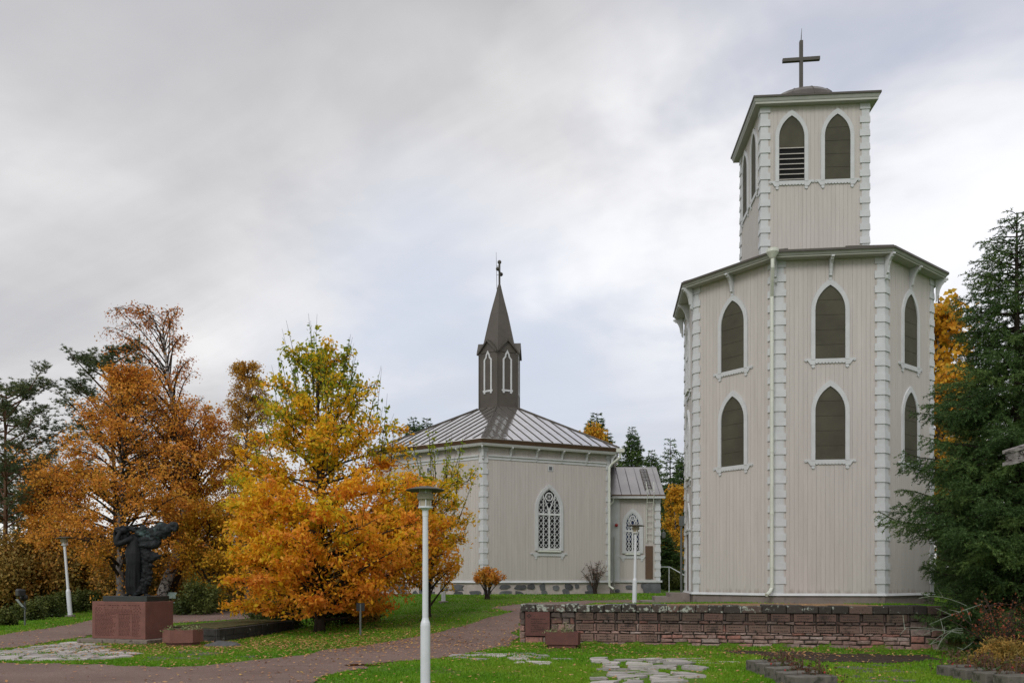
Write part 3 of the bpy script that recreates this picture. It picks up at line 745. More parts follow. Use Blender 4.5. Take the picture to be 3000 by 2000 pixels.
mb = MB(); prof = [(1.52, 19.75), (1.44, 19.96), (1.24, 20.16), (.98, 20.29), (.66, 20.38), (.34, 20.42), (.12, 20.43)]
mb.lathe(prof, (TX, TY, 0), 36)
for k in range(12):
    a = 2 * math.pi * k / 12; mb.tube([(TX + r * math.cos(a), TY + r * math.sin(a), z + .005) for r, z in prof], .014, 5)
pmat('dome_metal', (.060, .052, .046), .32, .2, 3, .1, 10, .5)
mb.build('dome', 'dome_metal', tower)
ux, uy = math.cos(TTH), math.sin(TTH); fc = Fr((TX + .02, TY, 0), (ux, uy, 0), (uy, -ux, 0))
mb = MB(); mb.box(fc, -.23, .23, -.16, .16, 20.38, 20.72); mb.box(fc, -.062, .062, -.07, .07, 20.72, 22.62)
mb.box(fc, -.70, -.062, -.066, .066, 21.84, 21.97); mb.box(fc, .062, .70, -.066, .066, 21.84, 21.97)
o = mb.build('cross', 'cross_metal', tower)
MB().tube([(TX + .02, TY, 22.62), (TX + .045, TY, 23.12)], [.02, .006], 6).build('lightning_rod', 'cross_metal', o)

# ------------------------------------------------------------------ church: hexagon with turret, and a small wing
CX, CY, CTH = -.69, 46.0, R(-5.5)
CRW, CRE, CZS = 6.87, 7.30, 8.0
PH = ngon(CX, CY, CRW, 6, CTH, 0.0); FH = faces_of(PH)      # vertex 0 nearest; face 1 = right of it, face 0 = left of it
church = thing('church', (CX, CY, 1.0), 'beige boarded six-sided church with metal roof and brown pointed turret', 'church')
mb = MB(); mb.prism(ngon(CX, CY, CRW + .02, 6, CTH, 0), .2, 1.62); fnd = mb.build('foundation', 'render_mortar', church)
def stones(frames, z0, z1, parent, seed, big=None):
    rng = random.Random(seed); mb = MB()
    for f in frames:
        a = .1
        while a < f.w - .2:
            w = rng.uniform(.38, .95)
            for zc, hh in ((z0 + (z1 - z0) * rng.uniform(.58, .75), rng.uniform(.13, .20)), (z0 + (z1 - z0) * rng.uniform(.10, .30), rng.uniform(.12, .18))):
                if rng.random() < .30: continue
                n = 9; ww = w / 2 * rng.uniform(.6, 1.0); ac = a + w / 2 + rng.uniform(-.12, .12)
                pts = []
                for k in range(n):
                    an = 2 * math.pi * k / n; s = rng.uniform(.62, 1.08); c_, s_ = math.cos(an), math.sin(an)
                    pts.append((ac + ww * s * (abs(c_) ** .7) * (1 if c_ > 0 else -1), zc + hh * s * (abs(s_) ** .7) * (1 if s_ > 0 else -1)))
                mb.ext(f, pts, -.02, .028 + rng.uniform(0, .015))
            a += w + rng.uniform(.02, .12)
    return mb.build('rubble_masonry', 'field_stone', parent)
FHo = faces_of(ngon(CX, CY, CRW + .02, 6, CTH, 0))
stones([FHo[0], FHo[1]], 1.0, 1.6, fnd, 3)
mb = MB(); mb.prism(ngon(CX, CY, CRW - .03, 6, CTH, 0), 1.62, CZS)
for f in FH: boards(mb, f, 0, f.w, 1.72, CZS)
mb.build('wall', 'beige_board', church)
MB().prism(ngon(CX, CY, CRW + .13, 6, CTH, 0), 1.62, 1.72, ngon(CX, CY, CRW + .07, 6, CTH, 0)).build('base_moulding', 'pale_trim', church)
for i in range(6): quoin(FH[i], FH[(i + 1) % 6], 1.72, CZS, church, pitch=.53, w=.165, wb=.23)
mb = MB()
for f in FH: mb.prof(f, [(.0, 7.42), (.05, 7.42), (.05, 7.52), (.10, 7.56), (.10, 7.62), (.0, 7.62)], .24, f.w - .24)
mb.build('frieze', 'pale_trim', church)
for f in FH: lattice_window(f, f.w / 2, 3.22, 4.93, 6.2, .615, church)
for i in (0, 1):
    f = FH[i].sh(FH[i].w / 2 + .08, 0)
    v_ = MB().box(f, -.13, .13, .0, .05, 7.03, 7.29).build('vent', 'pale_trim', church)
    MB().box(f, -.085, .085, .051, .056, 7.075, 7.245).build('grille', 'field_stone', v_)
MB().prism(ngon(CX, CY, CRE - .03, 6, CTH, 0), CZS, CZS + .08).build('soffit', 'soffit', church)
mb = MB(); mb.prism(ngon(CX, CY, CRE - .02, 6, CTH, 0), CZS + .03, CZS + .12, ngon(CX, CY, CRE + .03, 6, CTH, 0)); mb.build('fascia', 'pale_trim', church)
MB().prism(ngon(CX, CY, CRE + .02, 6, CTH, 0), CZS + .12, CZS + .30, ngon(CX, CY, CRE + .12, 6, CTH, 0)).build('gutter', 'brown_board', church)
for i in (0, 1):
    f = FH[i]
    for k in range(1, 5): bracket(f.p(f.w * (k / 5), .02, 0), f.n, CZS, .34, .60, church, .08)
for i in (0, 1, 5):
    c = np.array(PH[i]); d = c - np.array((CX, CY)); bracket(c + d / np.linalg.norm(d) * .1, d, CZS, .30, .62, church, .08)
# roof of standing-seam sheets, glossy wet brown paint
rm = bpy.data.materials.new('wet_roof'); rm.use_nodes = True; t = rm.node_tree; p = t.nodes['Principled BSDF']
v = nd(t, 'ShaderNodeTexCoord').outputs['Object']
lk(t, ramp(t, noise(t, v, 1.5, 4, .6), [(.3, (.60, .58, .575)), (.7, (.74, .72, .715))]), p.inputs['Base Color'])
p.inputs['Roughness'].default_value = .12; p.inputs['Metallic'].default_value = .92; p.inputs['Specular IOR Level'].default_value = .6; p.inputs['Coat Weight'].default_value = .7; p.inputs['Coat Roughness'].default_value = .05
b = nd(t, 'ShaderNodeBump'); b.inputs['Strength'].default_value = .35; b.inputs['Distance'].default_value = .035
lk(t, noise(t, v, 2.6, 3, .5, .4), b.inputs['Height']); lk(t, b.outputs[0], p.inputs['Normal']); lk(t, b.outputs[0], p.inputs['Coat Normal'])
MATS['wet_roof'] = rm
RT = 1.30; ZR0, ZR1 = CZS + .30, 11.0
mb = MB(); Pl, Pt = ngon(CX, CY, CRE + .13, 6, CTH, 0), ngon(CX, CY, RT, 6, CTH, 0)
mb.prism(Pl, ZR0, ZR0 + .03); 
for i in range(6):
    a, b2, c2, d2 = Pl[i - 1], Pl[i], Pt[i], Pt[i - 1]
    mb.add([(*a, ZR0 + .03), (*b2, ZR0 + .03), (*c2, ZR1), (*d2, ZR1)], [(0, 1, 2, 3)])
roof = mb.build('roof', 'wet_roof', church)
mb = MB(); Fl = faces_of(Pl)
for i in range(6):
    f = Fl[i]; apo = f.w * math.sqrt(3) / 2; inr = apo - RT * math.sqrt(3) / 2
    s0 = .28; nse = int(f.w / .55)
    for k in range(1, nse + 1):
        a = f.w * k / (nse + 1); xa = min(a, f.w - a); dep = min(xa * math.sqrt(3), inr)
        if dep < .25: continue
        sl_ = (ZR1 - ZR0 - .03) / inr
        q0 = np.array(f.p(a, 0.0, ZR0 + .045)); q1 = np.array(f.p(a, -dep, ZR0 + .045 + dep * sl_)); mb.tube([q0, q1], .022, 4)
    q0 = np.array((*Pl[i], ZR0 + .05)); q1 = np.array((*Pt[i], ZR1 + .03)); mb.tube([q0, q1], .035, 6)
mb.build('seams', 'roof_edge', roof)
# turret
tur = MB(); PT = ngon(CX, CY, 1.20, 6, CTH, 0); FT = faces_of(PT)
tur.prism(ngon(CX, CY, 1.30, 6, CTH, 0), 10.9, 11.05, ngon(CX, CY, 1.26, 6, CTH, 0)); tur.prism(PT, 10.95, 14.02)
for i in range(6):                          # gables over the faces
    f = FT[i]; tur.ext(f, [(0.0, 14.0), (f.w, 14.0), (f.w / 2, 14.62)], -.5, .03)
for i in range(6):
    c = np.array(PT[i]); tur.tube([(c[0], c[1], 11.05), (c[0], c[1], 13.95)], .05, 6)
turret = tur.build('turret', 'turret_metal', church)
mb = MB(); seg = [(1.05, 14.0), (.86, 14.9), (.52, 16.3), (.20, 17.4), (.055, 17.95)]
v = []; fcs = []
for r, z in seg:
    for q in ngon(CX, CY, r, 6, CTH, 0): v.append((*q, z))
for k in range(len(seg) - 1):
    for j in range(6): fcs.append((k * 6 + j, k * 6 + (j + 1) % 6, (k + 1) * 6 + (j + 1) % 6, (k + 1) * 6 + j))
mb.add(v, fcs)
for j in range(6): mb.tube([(*ngon(CX, CY, r, 6, CTH, 0)[j], z) for r, z in seg], .022, 5)
mb.build('spire', 'turret_metal', turret)
mb = MB()
for i in range(6):                          # gable verge boards
    f = FT[i]
    for s in (0, 1):
        pa = (0 - .05, 13.97) if s == 0 else (f.w + .05, 13.97); pb = (f.w / 2, 14.66)
        dx = pb[0] - pa[0]; mb.ext(f, [(pa[0], pa[1] - .05), (pb[0], pb[1] - .06), (pb[0], pb[1] + .06), (pa[0], pa[1] + .06)], -.28, .14)
mb.build('verge', 'roof_edge', turret)
for i in range(6):                          # blind windows: white outline with a pointed, shouldered head
    f = FT[i].sh(FT[i].w / 2, 0); c0, c1 = 11.98, 13.62
    outl = [(-.27, c0), (-.27, c1), (-.15, c1 + .14), (-.13, c1 + .26), (0, c1 + .50), (.13, c1 + .26), (.15, c1 + .14), (.27, c1), (.27, c0)]
    inn = [(-.18, c0), (-.18, c1 - .03), (-.075, c1 + .10), (-.06, c1 + .22), (0, c1 + .33), (.06, c1 + .22), (.075, c1 + .10), (.18, c1 - .03), (.18, c0)]
    mb = MB(); mb.band(f, outl, inn, .0, .04)
    mb.box(f, -.32, .32, .0, .042, c0 - .10, c0); mb.box(f, -.27, -.16, .0, .044, c0 - .19, c0 - .1005); mb.box(f, .16, .27, .0, .044, c0 - .19, c0 - .1005)
    mb.build('blind_window', 'pale_trim', turret)
mb = MB(); mb.tube([(CX, CY, 17.9), (CX, CY, 19.2)], .055, 8); mb.ball((CX, CY, 19.2), .11)
cu = np.array((-.2, -.98, 0))
mb.tube([np.array((CX, CY, 18.68)) - cu * .42, np.array((CX, CY, 18.68)) + cu * .42], .05, 8)
for s in (-1, 1): mb.ball(np.array((CX, CY, 18.68)) + cu * .42 * s, .11)
mb.tube([(CX - .14, CY, 17.7), (CX - .18, CY, 19.75)], [.016, .008], 5)
for z in (17.8, 18.5, 19.0): mb.tube([(CX - .15, CY, z), (CX, CY, z)], .012, 5)
mb.build('cross', 'cross_metal', turret)
# downpipe at the right corner of the church
C = np.array(PH[1]); f = FH[1]; q = C - f.u[:2] * .12 + f.n[:2] * .17
e = np.array(ngon(CX, CY, CRE + .16, 6, CTH, 0)[1])
mb = MB(); mb.box(Fr((e[0], e[1], 0), (1, 0, 0), (0, -1, 0)), -.2, .2, -.1, .12, CZS + .1, CZS + .28)
mb.tube([(e[0], e[1], CZS + .1), (e[0], e[1], CZS - .15), (q[0] + .1, q[1], CZS - .48), (q[0], q[1], CZS - .62), (q[0], q[1], 4), (q[0], q[1], 1.45), (q[0] + .2, q[1] - .15, 1.3)], .06, 10)
mb.build('downpipe', 'cream_metal', church)
# wing on the right: gable roof along x
WX0, WX1, WY0, WY1 = 5.10, 7.72, 43.75, 48.4
PW = [(WX0, WY0), (WX1, WY0), (WX1, WY1), (WX0, WY1)]; FW = faces_of(PW)   # face 1 = front (P0 -> P1)
mb = MB(); mb.box(WORLD, WX0, WX1 + .02, WY0 - .02, WY1, .3, 1.62); fw_ = mb.build('foundation', 'render_mortar', church)
stones([faces_of([(WX0, WY0 - .02), (WX1 - .55, WY0 - .02), (WX1 - .55, WY1), (WX0, WY1)])[1]], 1.05, 1.55, fw_, 8)
rng = random.Random(5); fq = FW[1]
MB().ext(fq, [(fq.w - .82, 1.0), (fq.w + .04, .98), (fq.w + .07, 1.2), (fq.w + .03, 1.56), (fq.w - .5, 1.60), (fq.w - .84, 1.52), (fq.w - .88, 1.25)], -.3, .075).build('cornerstone', 'field_stone', fw_)
EV, RG = 6.0, 7.85
mb = MB(); mb.box(WORLD, WX0, WX1 - .03, WY0 + .03, WY1 - .03, 1.62, EV)
for k in (1, 2, 3): boards(mb, FW[k], 0, FW[k].w, 1.72, EV)
mb.ext(FW[2], [(0, EV), (FW[2].w, EV), (FW[2].w / 2, RG - .1)], -.15, .012)
mb.build('wing_wall', 'beige_board', church)
MB().box(WORLD, WX0, WX1 + .12, WY0 - .12, WY0 - .001, 1.62, 1.72).box(WORLD, WX1 + .001, WX1 + .12, WY0, WY1, 1.62, 1.718).build('base_moulding', 'pale_trim', church)
quoin(FW[1], FW[2], 1.72, EV, church, pitch=.43, w=.20, wb=.27)
MB().box(WORLD, WX0 + .05, WX0 + .52, WY0 - .05, WY0, 1.72, EV).build('corner_board', 'pale_trim', church)
ym = (WY0 + WY1) / 2; mb = MB()
mb.prof(Fr((WX0 - .2, ym, 0), (1, 0, 0), (0, 1, 0)), [(-(ym - WY0) - .30, EV + .06), (0, RG), ((ym - WY0) + .30, EV + .06), ((ym - WY0) + .30, EV + .16), (0, RG + .10), (-(ym - WY0) - .30, EV + .16)], 0, WX1 - WX0 + .42)
pmat('wing_roof_metal', (.33, .32, .325), .28, .12, 1.2, .5, 3.2, .55, metallic=.85, stretch=(.6, 1, 1))
wroof = mb.build('wing_roof', 'wing_roof_metal', church)
sl_ = (RG - EV - .06) / (ym - WY0 + .30)
mb = MB()
for k in range(1, 6):
    x = WX0 + .1 + k * .5
    y0, y1 = WY0 - .29, ym - .02
    mb.tube([(x, y0, EV + .185), (x, y1, EV + .185 + (y1 - y0) * sl_)], .018, 4)
mb.build('seams', 'wing_roof_metal', wroof)
MB().box(WORLD, WX0 + .1, WX1 + .24, WY0 - .36, WY0 - .30, EV - .02, EV + .10).build('fascia', 'pale_trim', church)
MB().box(WORLD, WX0 + .1, WX1 + .25, WY0 - .37, WY0 - .305, EV + .10, EV + .17).build('gutter', 'brown_board', church)
lattice_window(FW[1], 6.30 - WX0, 3.18, 4.30, 5.28, .385, church, glass='blue_glass', cells=4, teeth=8, fw=.16)
MB().box(FW[1], 6.97 - WX0, 7.36 - WX0, .03, .07, 1.80, 3.52).build('hatch', 'brown_board', church)
mb = MB()
for x in (7.02, 7.36):
    mb.tube([(x, WY0 - .12, 3.7), (x, WY0 - .14, 5.4), (x, WY0 - .46, 6.3), (x - (.06 if x < 7.2 else 0), WY0 - .30, 6.85)], .02, 6)
for k in range(9): z = 3.85 + k * .32; yy = WY0 - .13 - max(0, (z - 5.4) * .34); mb.tube([(7.02, yy, z), (7.36, yy, z)], .014, 5)
mb.build('ladder', 'cream_metal', church)
mb = MB()
for x in (7.0, 7.36):
    mb.tube([(x, WY0 + .1, EV + .2 + .42 * sl_), (x, ym - .3, EV + .2 + (ym - .3 - WY0 + .3) * sl_)], .022, 5)
for k in range(8): y = WY0 + .25 + k * .25; mb.tube([(7.0, y, EV + .21 + (y - WY0 + .3) * sl_), (7.36, y, EV + .21 + (y - WY0 + .3) * sl_)], .022, 5)
mb.build('roof_ladder', 'roof_edge', wroof)
mb = MB(); mb.ball((5.45, WY0 - .12, 4.60), (.09, .09, .09)); mb.build('alarm_beacon', 'alarm_red', church, smooth=True)
mb = MB(); mb.tube([(WX1 + .1, WY0 + .3, 4.35), (WX1 + .25, WY0 + .3, 4.45), (WX1 + .26, WY0 + .3, 4.30)], .02, 6); mb.lathe([(.05, .0), (.1, .06), (.11, .26), (.13, .28), (.02, .36)], (WX1 + .26, WY0 + .3, 3.92), 8); mb.build('wall_lantern', 'grey_pole', church)
mb = MB(); mb.box(Fr((5.28, WY0 - .2, 0), (1, 0, 0), (0, -1, 0)), -.16, .16, -.06, .1, EV + .0, EV + .14)
mb.tube([(5.28, WY0 - .2, EV), (5.26, WY0 - .2, EV - .2), (5.02, WY0 - .3, EV - .42), (q[0], q[1] + .02, EV - .5)], .05, 8); mb.build('downpipe', 'cream_metal', church)
MB().tube([(5.32, WY0 - .14, 4.0), (5.32, WY0 - .14, 1.1)], .03, 6).build('cable_pipe', 'soffit', church)
# handrail of the steps on the far side of the wing
hr_ = thing('handrail', (8.2, 45.6, 1.05), 'white tubular handrail beside the church wing, near tower corner', 'handrail')
mb = MB(); z = EYE + (HOR - 1660) / FPX * 45.6; Xp = lambda px: (px - 1500) / FPX * 45.6
mb.tube([(Xp(1928), 45.6, z), (Xp(1962), 45.6, z), (Xp(2010), 45.6, z - .50)], .028, 8); mb.build('rail', 'lamp_white', hr_)
for px, zz in ((1932, z), (1960, z), (2008, z - .48)): MB().tube([(Xp(px), 45.6, hz(Xp(px), 45.6)), (Xp(px), 45.6, zz)], .026, 8).build('post', 'lamp_white', hr_)
x, y = (1996 - 1500) / FPX * 34.5, 34.5
pole = thing('service_pole', (x, y, hz(x, y)), 'thin dark grey pole standing just left of bell tower door', 'pole')
MB().tube([(x, y, hz(x, y) - .1), (x, y, 4.2)], .045, 8).build('shaft', 'grey_pole', pole)
MB().box(Fr((x, y, 0), (1, 0, 0), (0, -1, 0)), -.08, .12, -.06, .06, 4.0, 4.4).build('bracket_box', 'grey_pole', pole)

# ------------------------------------------------------------------ memorial wall of stone blocks with name plaques
wu = np.array((1, -.183)); WL = 10.75 * np.linalg.norm(wu); wu = wu / np.linalg.norm(wu)
FWL = Fr((.225, 23.0, 0), (wu[0], wu[1], 0), (wu[1], -wu[0], 0)); FWL.w = WL
TOP = 1.13
memorial = thing('memorial_wall', (.225, 23.0, 0), 'long low memorial wall of reddish stone blocks with rows of name plaques', 'stone wall')
pmat('mortar_joint', (.045, .038, .034), .95, .3, 5, .4, 40, .1)
sm = bpy.data.materials.new('sandstone'); sm.use_nodes = True; t = sm.node_tree; p = t.nodes['Principled BSDF']
v = nd(t, 'ShaderNodeTexCoord').outputs['Object']; g = nd(t, 'ShaderNodeNewGeometry')
c = ramp(t, g.outputs['Random Per Island'], [(0, (.24, .185, .165)), (.3, (.30, .195, .165)), (.5, (.33, .155, .125)), (.68, (.38, .29, .26)), (.85, (.25, .155, .135)), (1, (.42, .35, .325))])
c = mixc(t, maprange(t, noise(t, v, 9, 6, .7), .40, .72, 0, .8), c, (.075, .058, .05))
c = mixc(t, maprange(t, noise(t, mapping(t, v, (1, 1, .6)), 5.5, 6, .7), .60, .74, 0, .7), c, (.42, .37, .345))
sz = nd(t, 'ShaderNodeSeparateXYZ'); lk(t, v, sz.inputs[0])
wet = math_(t, 'MULTIPLY_ADD', noise(t, v, 1.7, 4, .6), .55, sz.outputs[2])          # damp dark lichen growing on the upper courses
c = mixc(t, maprange(t, wet, .70, 1.05, 0, .82), c, (.040, .034, .030))
lk(t, c, p.inputs['Base Color']); p.inputs['Roughness'].default_value = .9; p.inputs['Specular IOR Level'].default_value = .15
b = nd(t, 'ShaderNodeBump'); b.inputs['Strength'].default_value = .7; b.inputs['Distance'].default_value = .03
lk(t, noise(t, v, 16, 6, .65), b.inputs['Height']); lk(t, b.outputs[0], p.inputs['Normal']); MATS['sandstone'] = sm
cm = bpy.data.materials.new('lichen_cap'); cm.use_nodes = True; t = cm.node_tree; p = t.nodes['Principled BSDF']
v = nd(t, 'ShaderNodeTexCoord').outputs['Object']; g = nd(t, 'ShaderNodeNewGeometry')
c = ramp(t, g.outputs['Random Per Island'], [(0, (.045, .04, .036)), (.6, (.065, .055, .048)), (1, (.13, .09, .075))])
sx = nd(t, 'ShaderNodeSeparateXYZ'); lk(t, v, sx.inputs[0])
li = math_(t, 'SUBTRACT', noise(t, v, 7.5, 7, .72), math_(t, 'MULTIPLY', sx.outputs[0], .011))
c = mixc(t, maprange(t, li, .485, .54), c, (.36, .39, .345))
c = mixc(t, maprange(t, noise(t, v, 30, 3, .6), .58, .66, 0, .6), c, (.025, .022, .02))
lk(t, c, p.inputs['Base Color']); p.inputs['Roughness'].default_value = .9; p.inputs['Specular IOR Level'].default_value = .15
b = nd(t, 'ShaderNodeBump'); b.inputs['Strength'].default_value = .7; b.inputs['Distance'].default_value = .03
lk(t, noise(t, v, 18, 6, .65), b.inputs['Height']); lk(t, b.outputs[0], p.inputs['Normal']); MATS['lichen_cap'] = cm
rng = random.Random(11)
MB().box(FWL, .05, WL - .05, -.62, -.045, -.3, TOP - .10).build('core', 'mortar_joint', memorial)
def stone(mb, a0, a1, c0, c1, proud=.0, b0=-.1, jit=.017):
    j = lambda: rng.uniform(-jit, jit)
    P = [(a0 + j(), c0 + j()), (a1 + j(), c0 + j()), (a1 + j(), c1 + j()), (a0 + j(), c1 + j())]
    e = .022; cx_, cz_ = (a0 + a1) / 2, (c0 + c1) / 2
    v = []
    for (bb, k) in ((b0, 0), (proud - .025, 0), (proud + rng.uniform(-.004, .012), e)):
        for (a, z) in P: v.append(FWL.p(a + (k if a < cx_ else -k), bb, z + (k if z < cz_ else -k)))
    mb.add(v, [(8, 9, 10, 11)] + [(r * 4 + i, r * 4 + (i + 1) % 4, r * 4 + 4 + (i + 1) % 4, r * 4 + 4 + i) for r in (0, 1) for i in range(4)])
mb = MB()                                    # cap course
a = 0.0
while a < WL - .05:
    w = rng.uniform(.30, .62); w = min(w, WL - a) if WL - a - w > .2 else WL - a
    zt = TOP + rng.uniform(-.02, .02)
    P = [(a + .008, TOP - .20), (a + w - .008, TOP - .20 + rng.uniform(-.01, .01)), (a + w - .01, zt), (a + .01, zt + rng.uniform(-.012, .012))]
    mb.ext(FWL, P, -.64, .035 + rng.uniform(0, .02)); a += w
cap = mb.build('cap_course', 'lichen_cap', memorial, bevel=.02)
# courses: plaques between slim uprights, thin flat stones between, rubble at the left end and below
mb = MB(); plaques = []
def course(a0, a1, c0, c1, w0=.18, w1=.5):
    a = a0
    while a < a1 - .02:
        w = rng.uniform(w0, w1); w = w if a1 - a - w > w0 * .8 else a1 - a
        stone(mb, a + .01, a + w - .01, c0 + .008, c1 - .008, rng.uniform(-.012, .012)); a += w
PX = lambda px: (px / 2.94 + 1450 - 1524) / FPX * 22.3 * 1.03     # crop pixels -> metres along the wall
z_ = [(.72, .915), (.43, .615), (.14, .34)]                         # three plaque rows (bottom, top)
p0, pitch, pw = 1.535, .567, .475
n1, n2, n3 = 15, 15, 4
for (zb, zt), n in zip(z_, (n1, n2, n3)):
    for k in range(n):
        a = p0 + k * pitch
        plaques.append((a, a + pw, zb, zt)); stone(mb, a + pw + .015, a + pitch - .015, zb, zt, -.01)
ae = p0 + n1 * pitch
course(p0, ae, .622, .712, .14, .32); course(p0, ae, .348, .422, .16, .36)
course(p0 + n3 * pitch, ae, .24, .348, .2, .42); course(p0 + n3 * pitch, ae, .13, .24, .22, .45)
for (c0, c1) in ((.76, .92), (.60, .76), (.42, .60), (.24, .42)): course(.84, p0 - .03, c0, c1, .16, .36)
for (c0, c1) in ((.74, .92), (.55, .74), (.36, .55), (.2, .36)): course(ae, WL, c0, c1, .3, .5)
for k, (c0, c1) in enumerate(((.72, .92), (.55, .72), (.38, .55), (.2, .38))): course(.0, .14, c0, c1, .14, .14)
course(.14, .84, .0, .25, .25, .5); course(.84, p0, .06, .24, .25, .5); course(0, .14, .02, .2, .14, .14); course(ae, WL, .0, .2, .3, .5)
course(.9, WL, -.14, .125, .25, .55); course(0, .9, -.12, .0, .25, .5)
# the short left end of the wall
FL = Fr((.225, 23.0, 0) + np.append(-FWL.n[:2] * .62, 0), FWL.n, -FWL.u); save = FWL
for (c0, c1) in ((.72, .92), (.55, .72), (.38, .55), (.2, .38), (0, .2)):
    mb.box(FL, .01, .3, -.1, rng.uniform(.0, .02), c0 + .008, c1 - .008); mb.box(FL, .315, .6, -.1, rng.uniform(.0, .02), c0 + .008, c1 - .008)
mb.build('blocks', 'sandstone', memorial)
pm = bpy.data.materials.new('plaque_stone'); pm.use_nodes = True; t = pm.node_tree; p = t.nodes['Principled BSDF']
v = nd(t, 'ShaderNodeTexCoord').outputs['Object']
oi = nd(t, 'ShaderNodeObjectInfo')
c = ramp(t, oi.outputs['Random'], [(0, (.075, .055, .044)), (.4, (.105, .075, .058)), (.7, (.095, .062, .052)), (1, (.14, .085, .07))])
szp = nd(t, 'ShaderNodeSeparateXYZ'); lk(t, v, szp.inputs[0])
c = mixc(t, maprange(t, szp.outputs[2], .85, .30, 0, .75), c, (.22, .14, .115))
c = mixc(t, maprange(t, noise(t, v, 4, 6, .7), .50, .66, 0, .85), c, (.026, .023, .021))
c = mixc(t, maprange(t, noise(t, mapping(t, v, (1.6, 1, .7), (0, 0, 0), (4, 2, 1)), 6, 5, .65), .60, .70, 0, .6), c, (.21, .155, .135))
lk(t, c, p.inputs['Base Color']); p.inputs['Roughness'].default_value = .8; p.inputs['Specular IOR Level'].default_value = .2
MATS['plaque_stone'] = pm
for (a0, a1, c0, c1) in plaques:
    o = MB().box(FWL, a0, a1, -.1, .012, c0, c1).build('plaque', 'plaque_stone', memorial)
    m2 = MB(); nl = rng.choice((2, 3, 3))
    for k in range(nl):                       # worn engraved lines, too small to read
        z = c1 - .05 - k * (.145 / nl + .01); a = a0 + rng.uniform(.05, .09)
        while a < a0 + rng.uniform(.33, .45):
            w = rng.uniform(.018, .05); m2.box(FWL, a, a + w, .0115, .0135, z - .020, z); a += w + rng.uniform(.010, .022)
    m2.build('engraved_text', 'engraving_dark', o)
def text_mesh(s, size, fr, a, c, b, mat, parent, name='lettering', depth=.002, align='LEFT'):
    cu = bpy.data.curves.new(name, 'FONT'); cu.body = s; cu.size = size; cu.extrude = depth; cu.align_x = align
    o = bpy.data.objects.new(name, cu); COL.objects.link(o)
    dg = bpy.context.evaluated_depsgraph_get(); me = bpy.data.meshes.new_from_object(o.evaluated_get(dg))
    bpy.data.objects.remove(o); bpy.data.curves.remove(cu)
    off = wloc(parent)
    M = Matrix(((fr.u[0], 0, fr.n[0], 0), (fr.u[1], 0, fr.n[1], 0), (0, 1, 0, 0), (0, 0, 0, 1)))
    q = fr.p(a, b, c); me.transform(Matrix.Translation(Vector(q) - off) @ M)
    me.materials.clear(); me.materials.append(MATS[mat])
    o = bpy.data.objects.new(name, me); COL.objects.link(o); o.parent = parent; return o
plate = MB().box(FWL, .15, .825, -.08, .05, .27, .925).build('plaque', 'red_granite_dark', memorial)
tag(plate, 'large square red granite plaque with engraved lines')
m2 = MB(); cx0, cz0 = .255, .815                 # small cross emblem
for k in range(4):
    an = math.pi / 2 * k; m2.ext(FWL, [(cx0 + math.cos(an) * r - math.sin(an) * s, cz0 + math.sin(an) * r + math.cos(an) * s) for r, s in ((.012, .008), (.058, .028), (.058, -.028), (.012, -.008))], .0495, .0525)
m2.ext(FWL, [(.40 - .014, .80), (.4, .786), (.414, .80), (.4, .814)], .0495, .0525)
def marks(m2, a0, a1, z, hgt):
    a = a0
    while a < a1 - .01:
        w = rng.uniform(.008, .016); m2.box(FWL, a, min(a + w, a1), .0495, .052, z, z + hgt * rng.uniform(.8, 1)); a += w + rng.choice((.004, .005, .006, .016))
marks(m2, .31, .70, .715, .030); marks(m2, .31, .78, .595, .030); marks(m2, .31, .54, .535, .030); marks(m2, .31, .74, .425, .030); marks(m2, .31, .49, .375, .026)
marks(m2, .31, .355, .655, .022); marks(m2, .31, .355, .480, .022)
m2.build('engraved_text', 'engraving_dark', plate)
text_mesh('JUSSI H', .075, FWL, .385, .640, .0495, 'engraving_dark', plate)
text_mesh('PETTY H', .075, FWL, .385, .465, .0495, 'engraving_dark', plate)

# ------------------------------------------------------------------ war memorial: red granite pedestal, bronze figure
pc = np.array((-10.13, 23.1)); pu = np.array((-.952, .305)); pb_ = np.array((.305, .952))   # front right corner, along the front, to the back
FPd = Fr((*(pc + pu * 1.84), 0), (-pu[0], -pu[1], 0), (-pb_[0], -pb_[1], 0))                 # front face, left end
ped = thing('pedestal', (float(pc[0] - .7), float(pc[1] + .8), 0), 'red granite monument pedestal covered with rows of engraved names', 'pedestal')
MB().box(FPd, -.28, 2.12, -1.35, .26, -.1, .15).build('step', 'granite_worn', ped, bevel=.015)
blk = MB().box(FPd, 0, 1.84, -1.12, 0, .15, 1.19).build('block', 'red_granite', ped, bevel=.012)
MB().box(FPd, .28, 1.80, -1.0, -.10, 1.19, 1.34).build('plinth', 'bronze_plate', ped, bevel=.008)
m2 = MB(); rng = random.Random(21)
def cross_mark(a, z, s=.014):
    m2.box(FPd, a - s * .3, a + s * .3, .0, .0032, z - s, z + s); m2.box(FPd, a - s, a - s * .31, .0, .003, z - s * .1, z + s * .5); m2.box(FPd, a + s * .31, a + s, .0, .003, z - s * .1, z + s * .5)
for (a, z) in ((.17, 1.02), (.28, 1.02), (.45, 1.02), (.14, .98), (.24, .98), (.34, .98), (.18, .93), (.28, .93), (.13, .885), (.24, .885), (.35, .885), (.72, 1.02), (.90, 1.02), (1.07, 1.02), (1.35, 1.02), (1.52, 1.02), (1.64, 1.02), (1.46, .98), (1.57, .98), (1.68, .98), (1.52, .93), (1.62, .93), (1.46, .885), (1.57, .885), (1.68, .885)): cross_mark(a, z, .020)
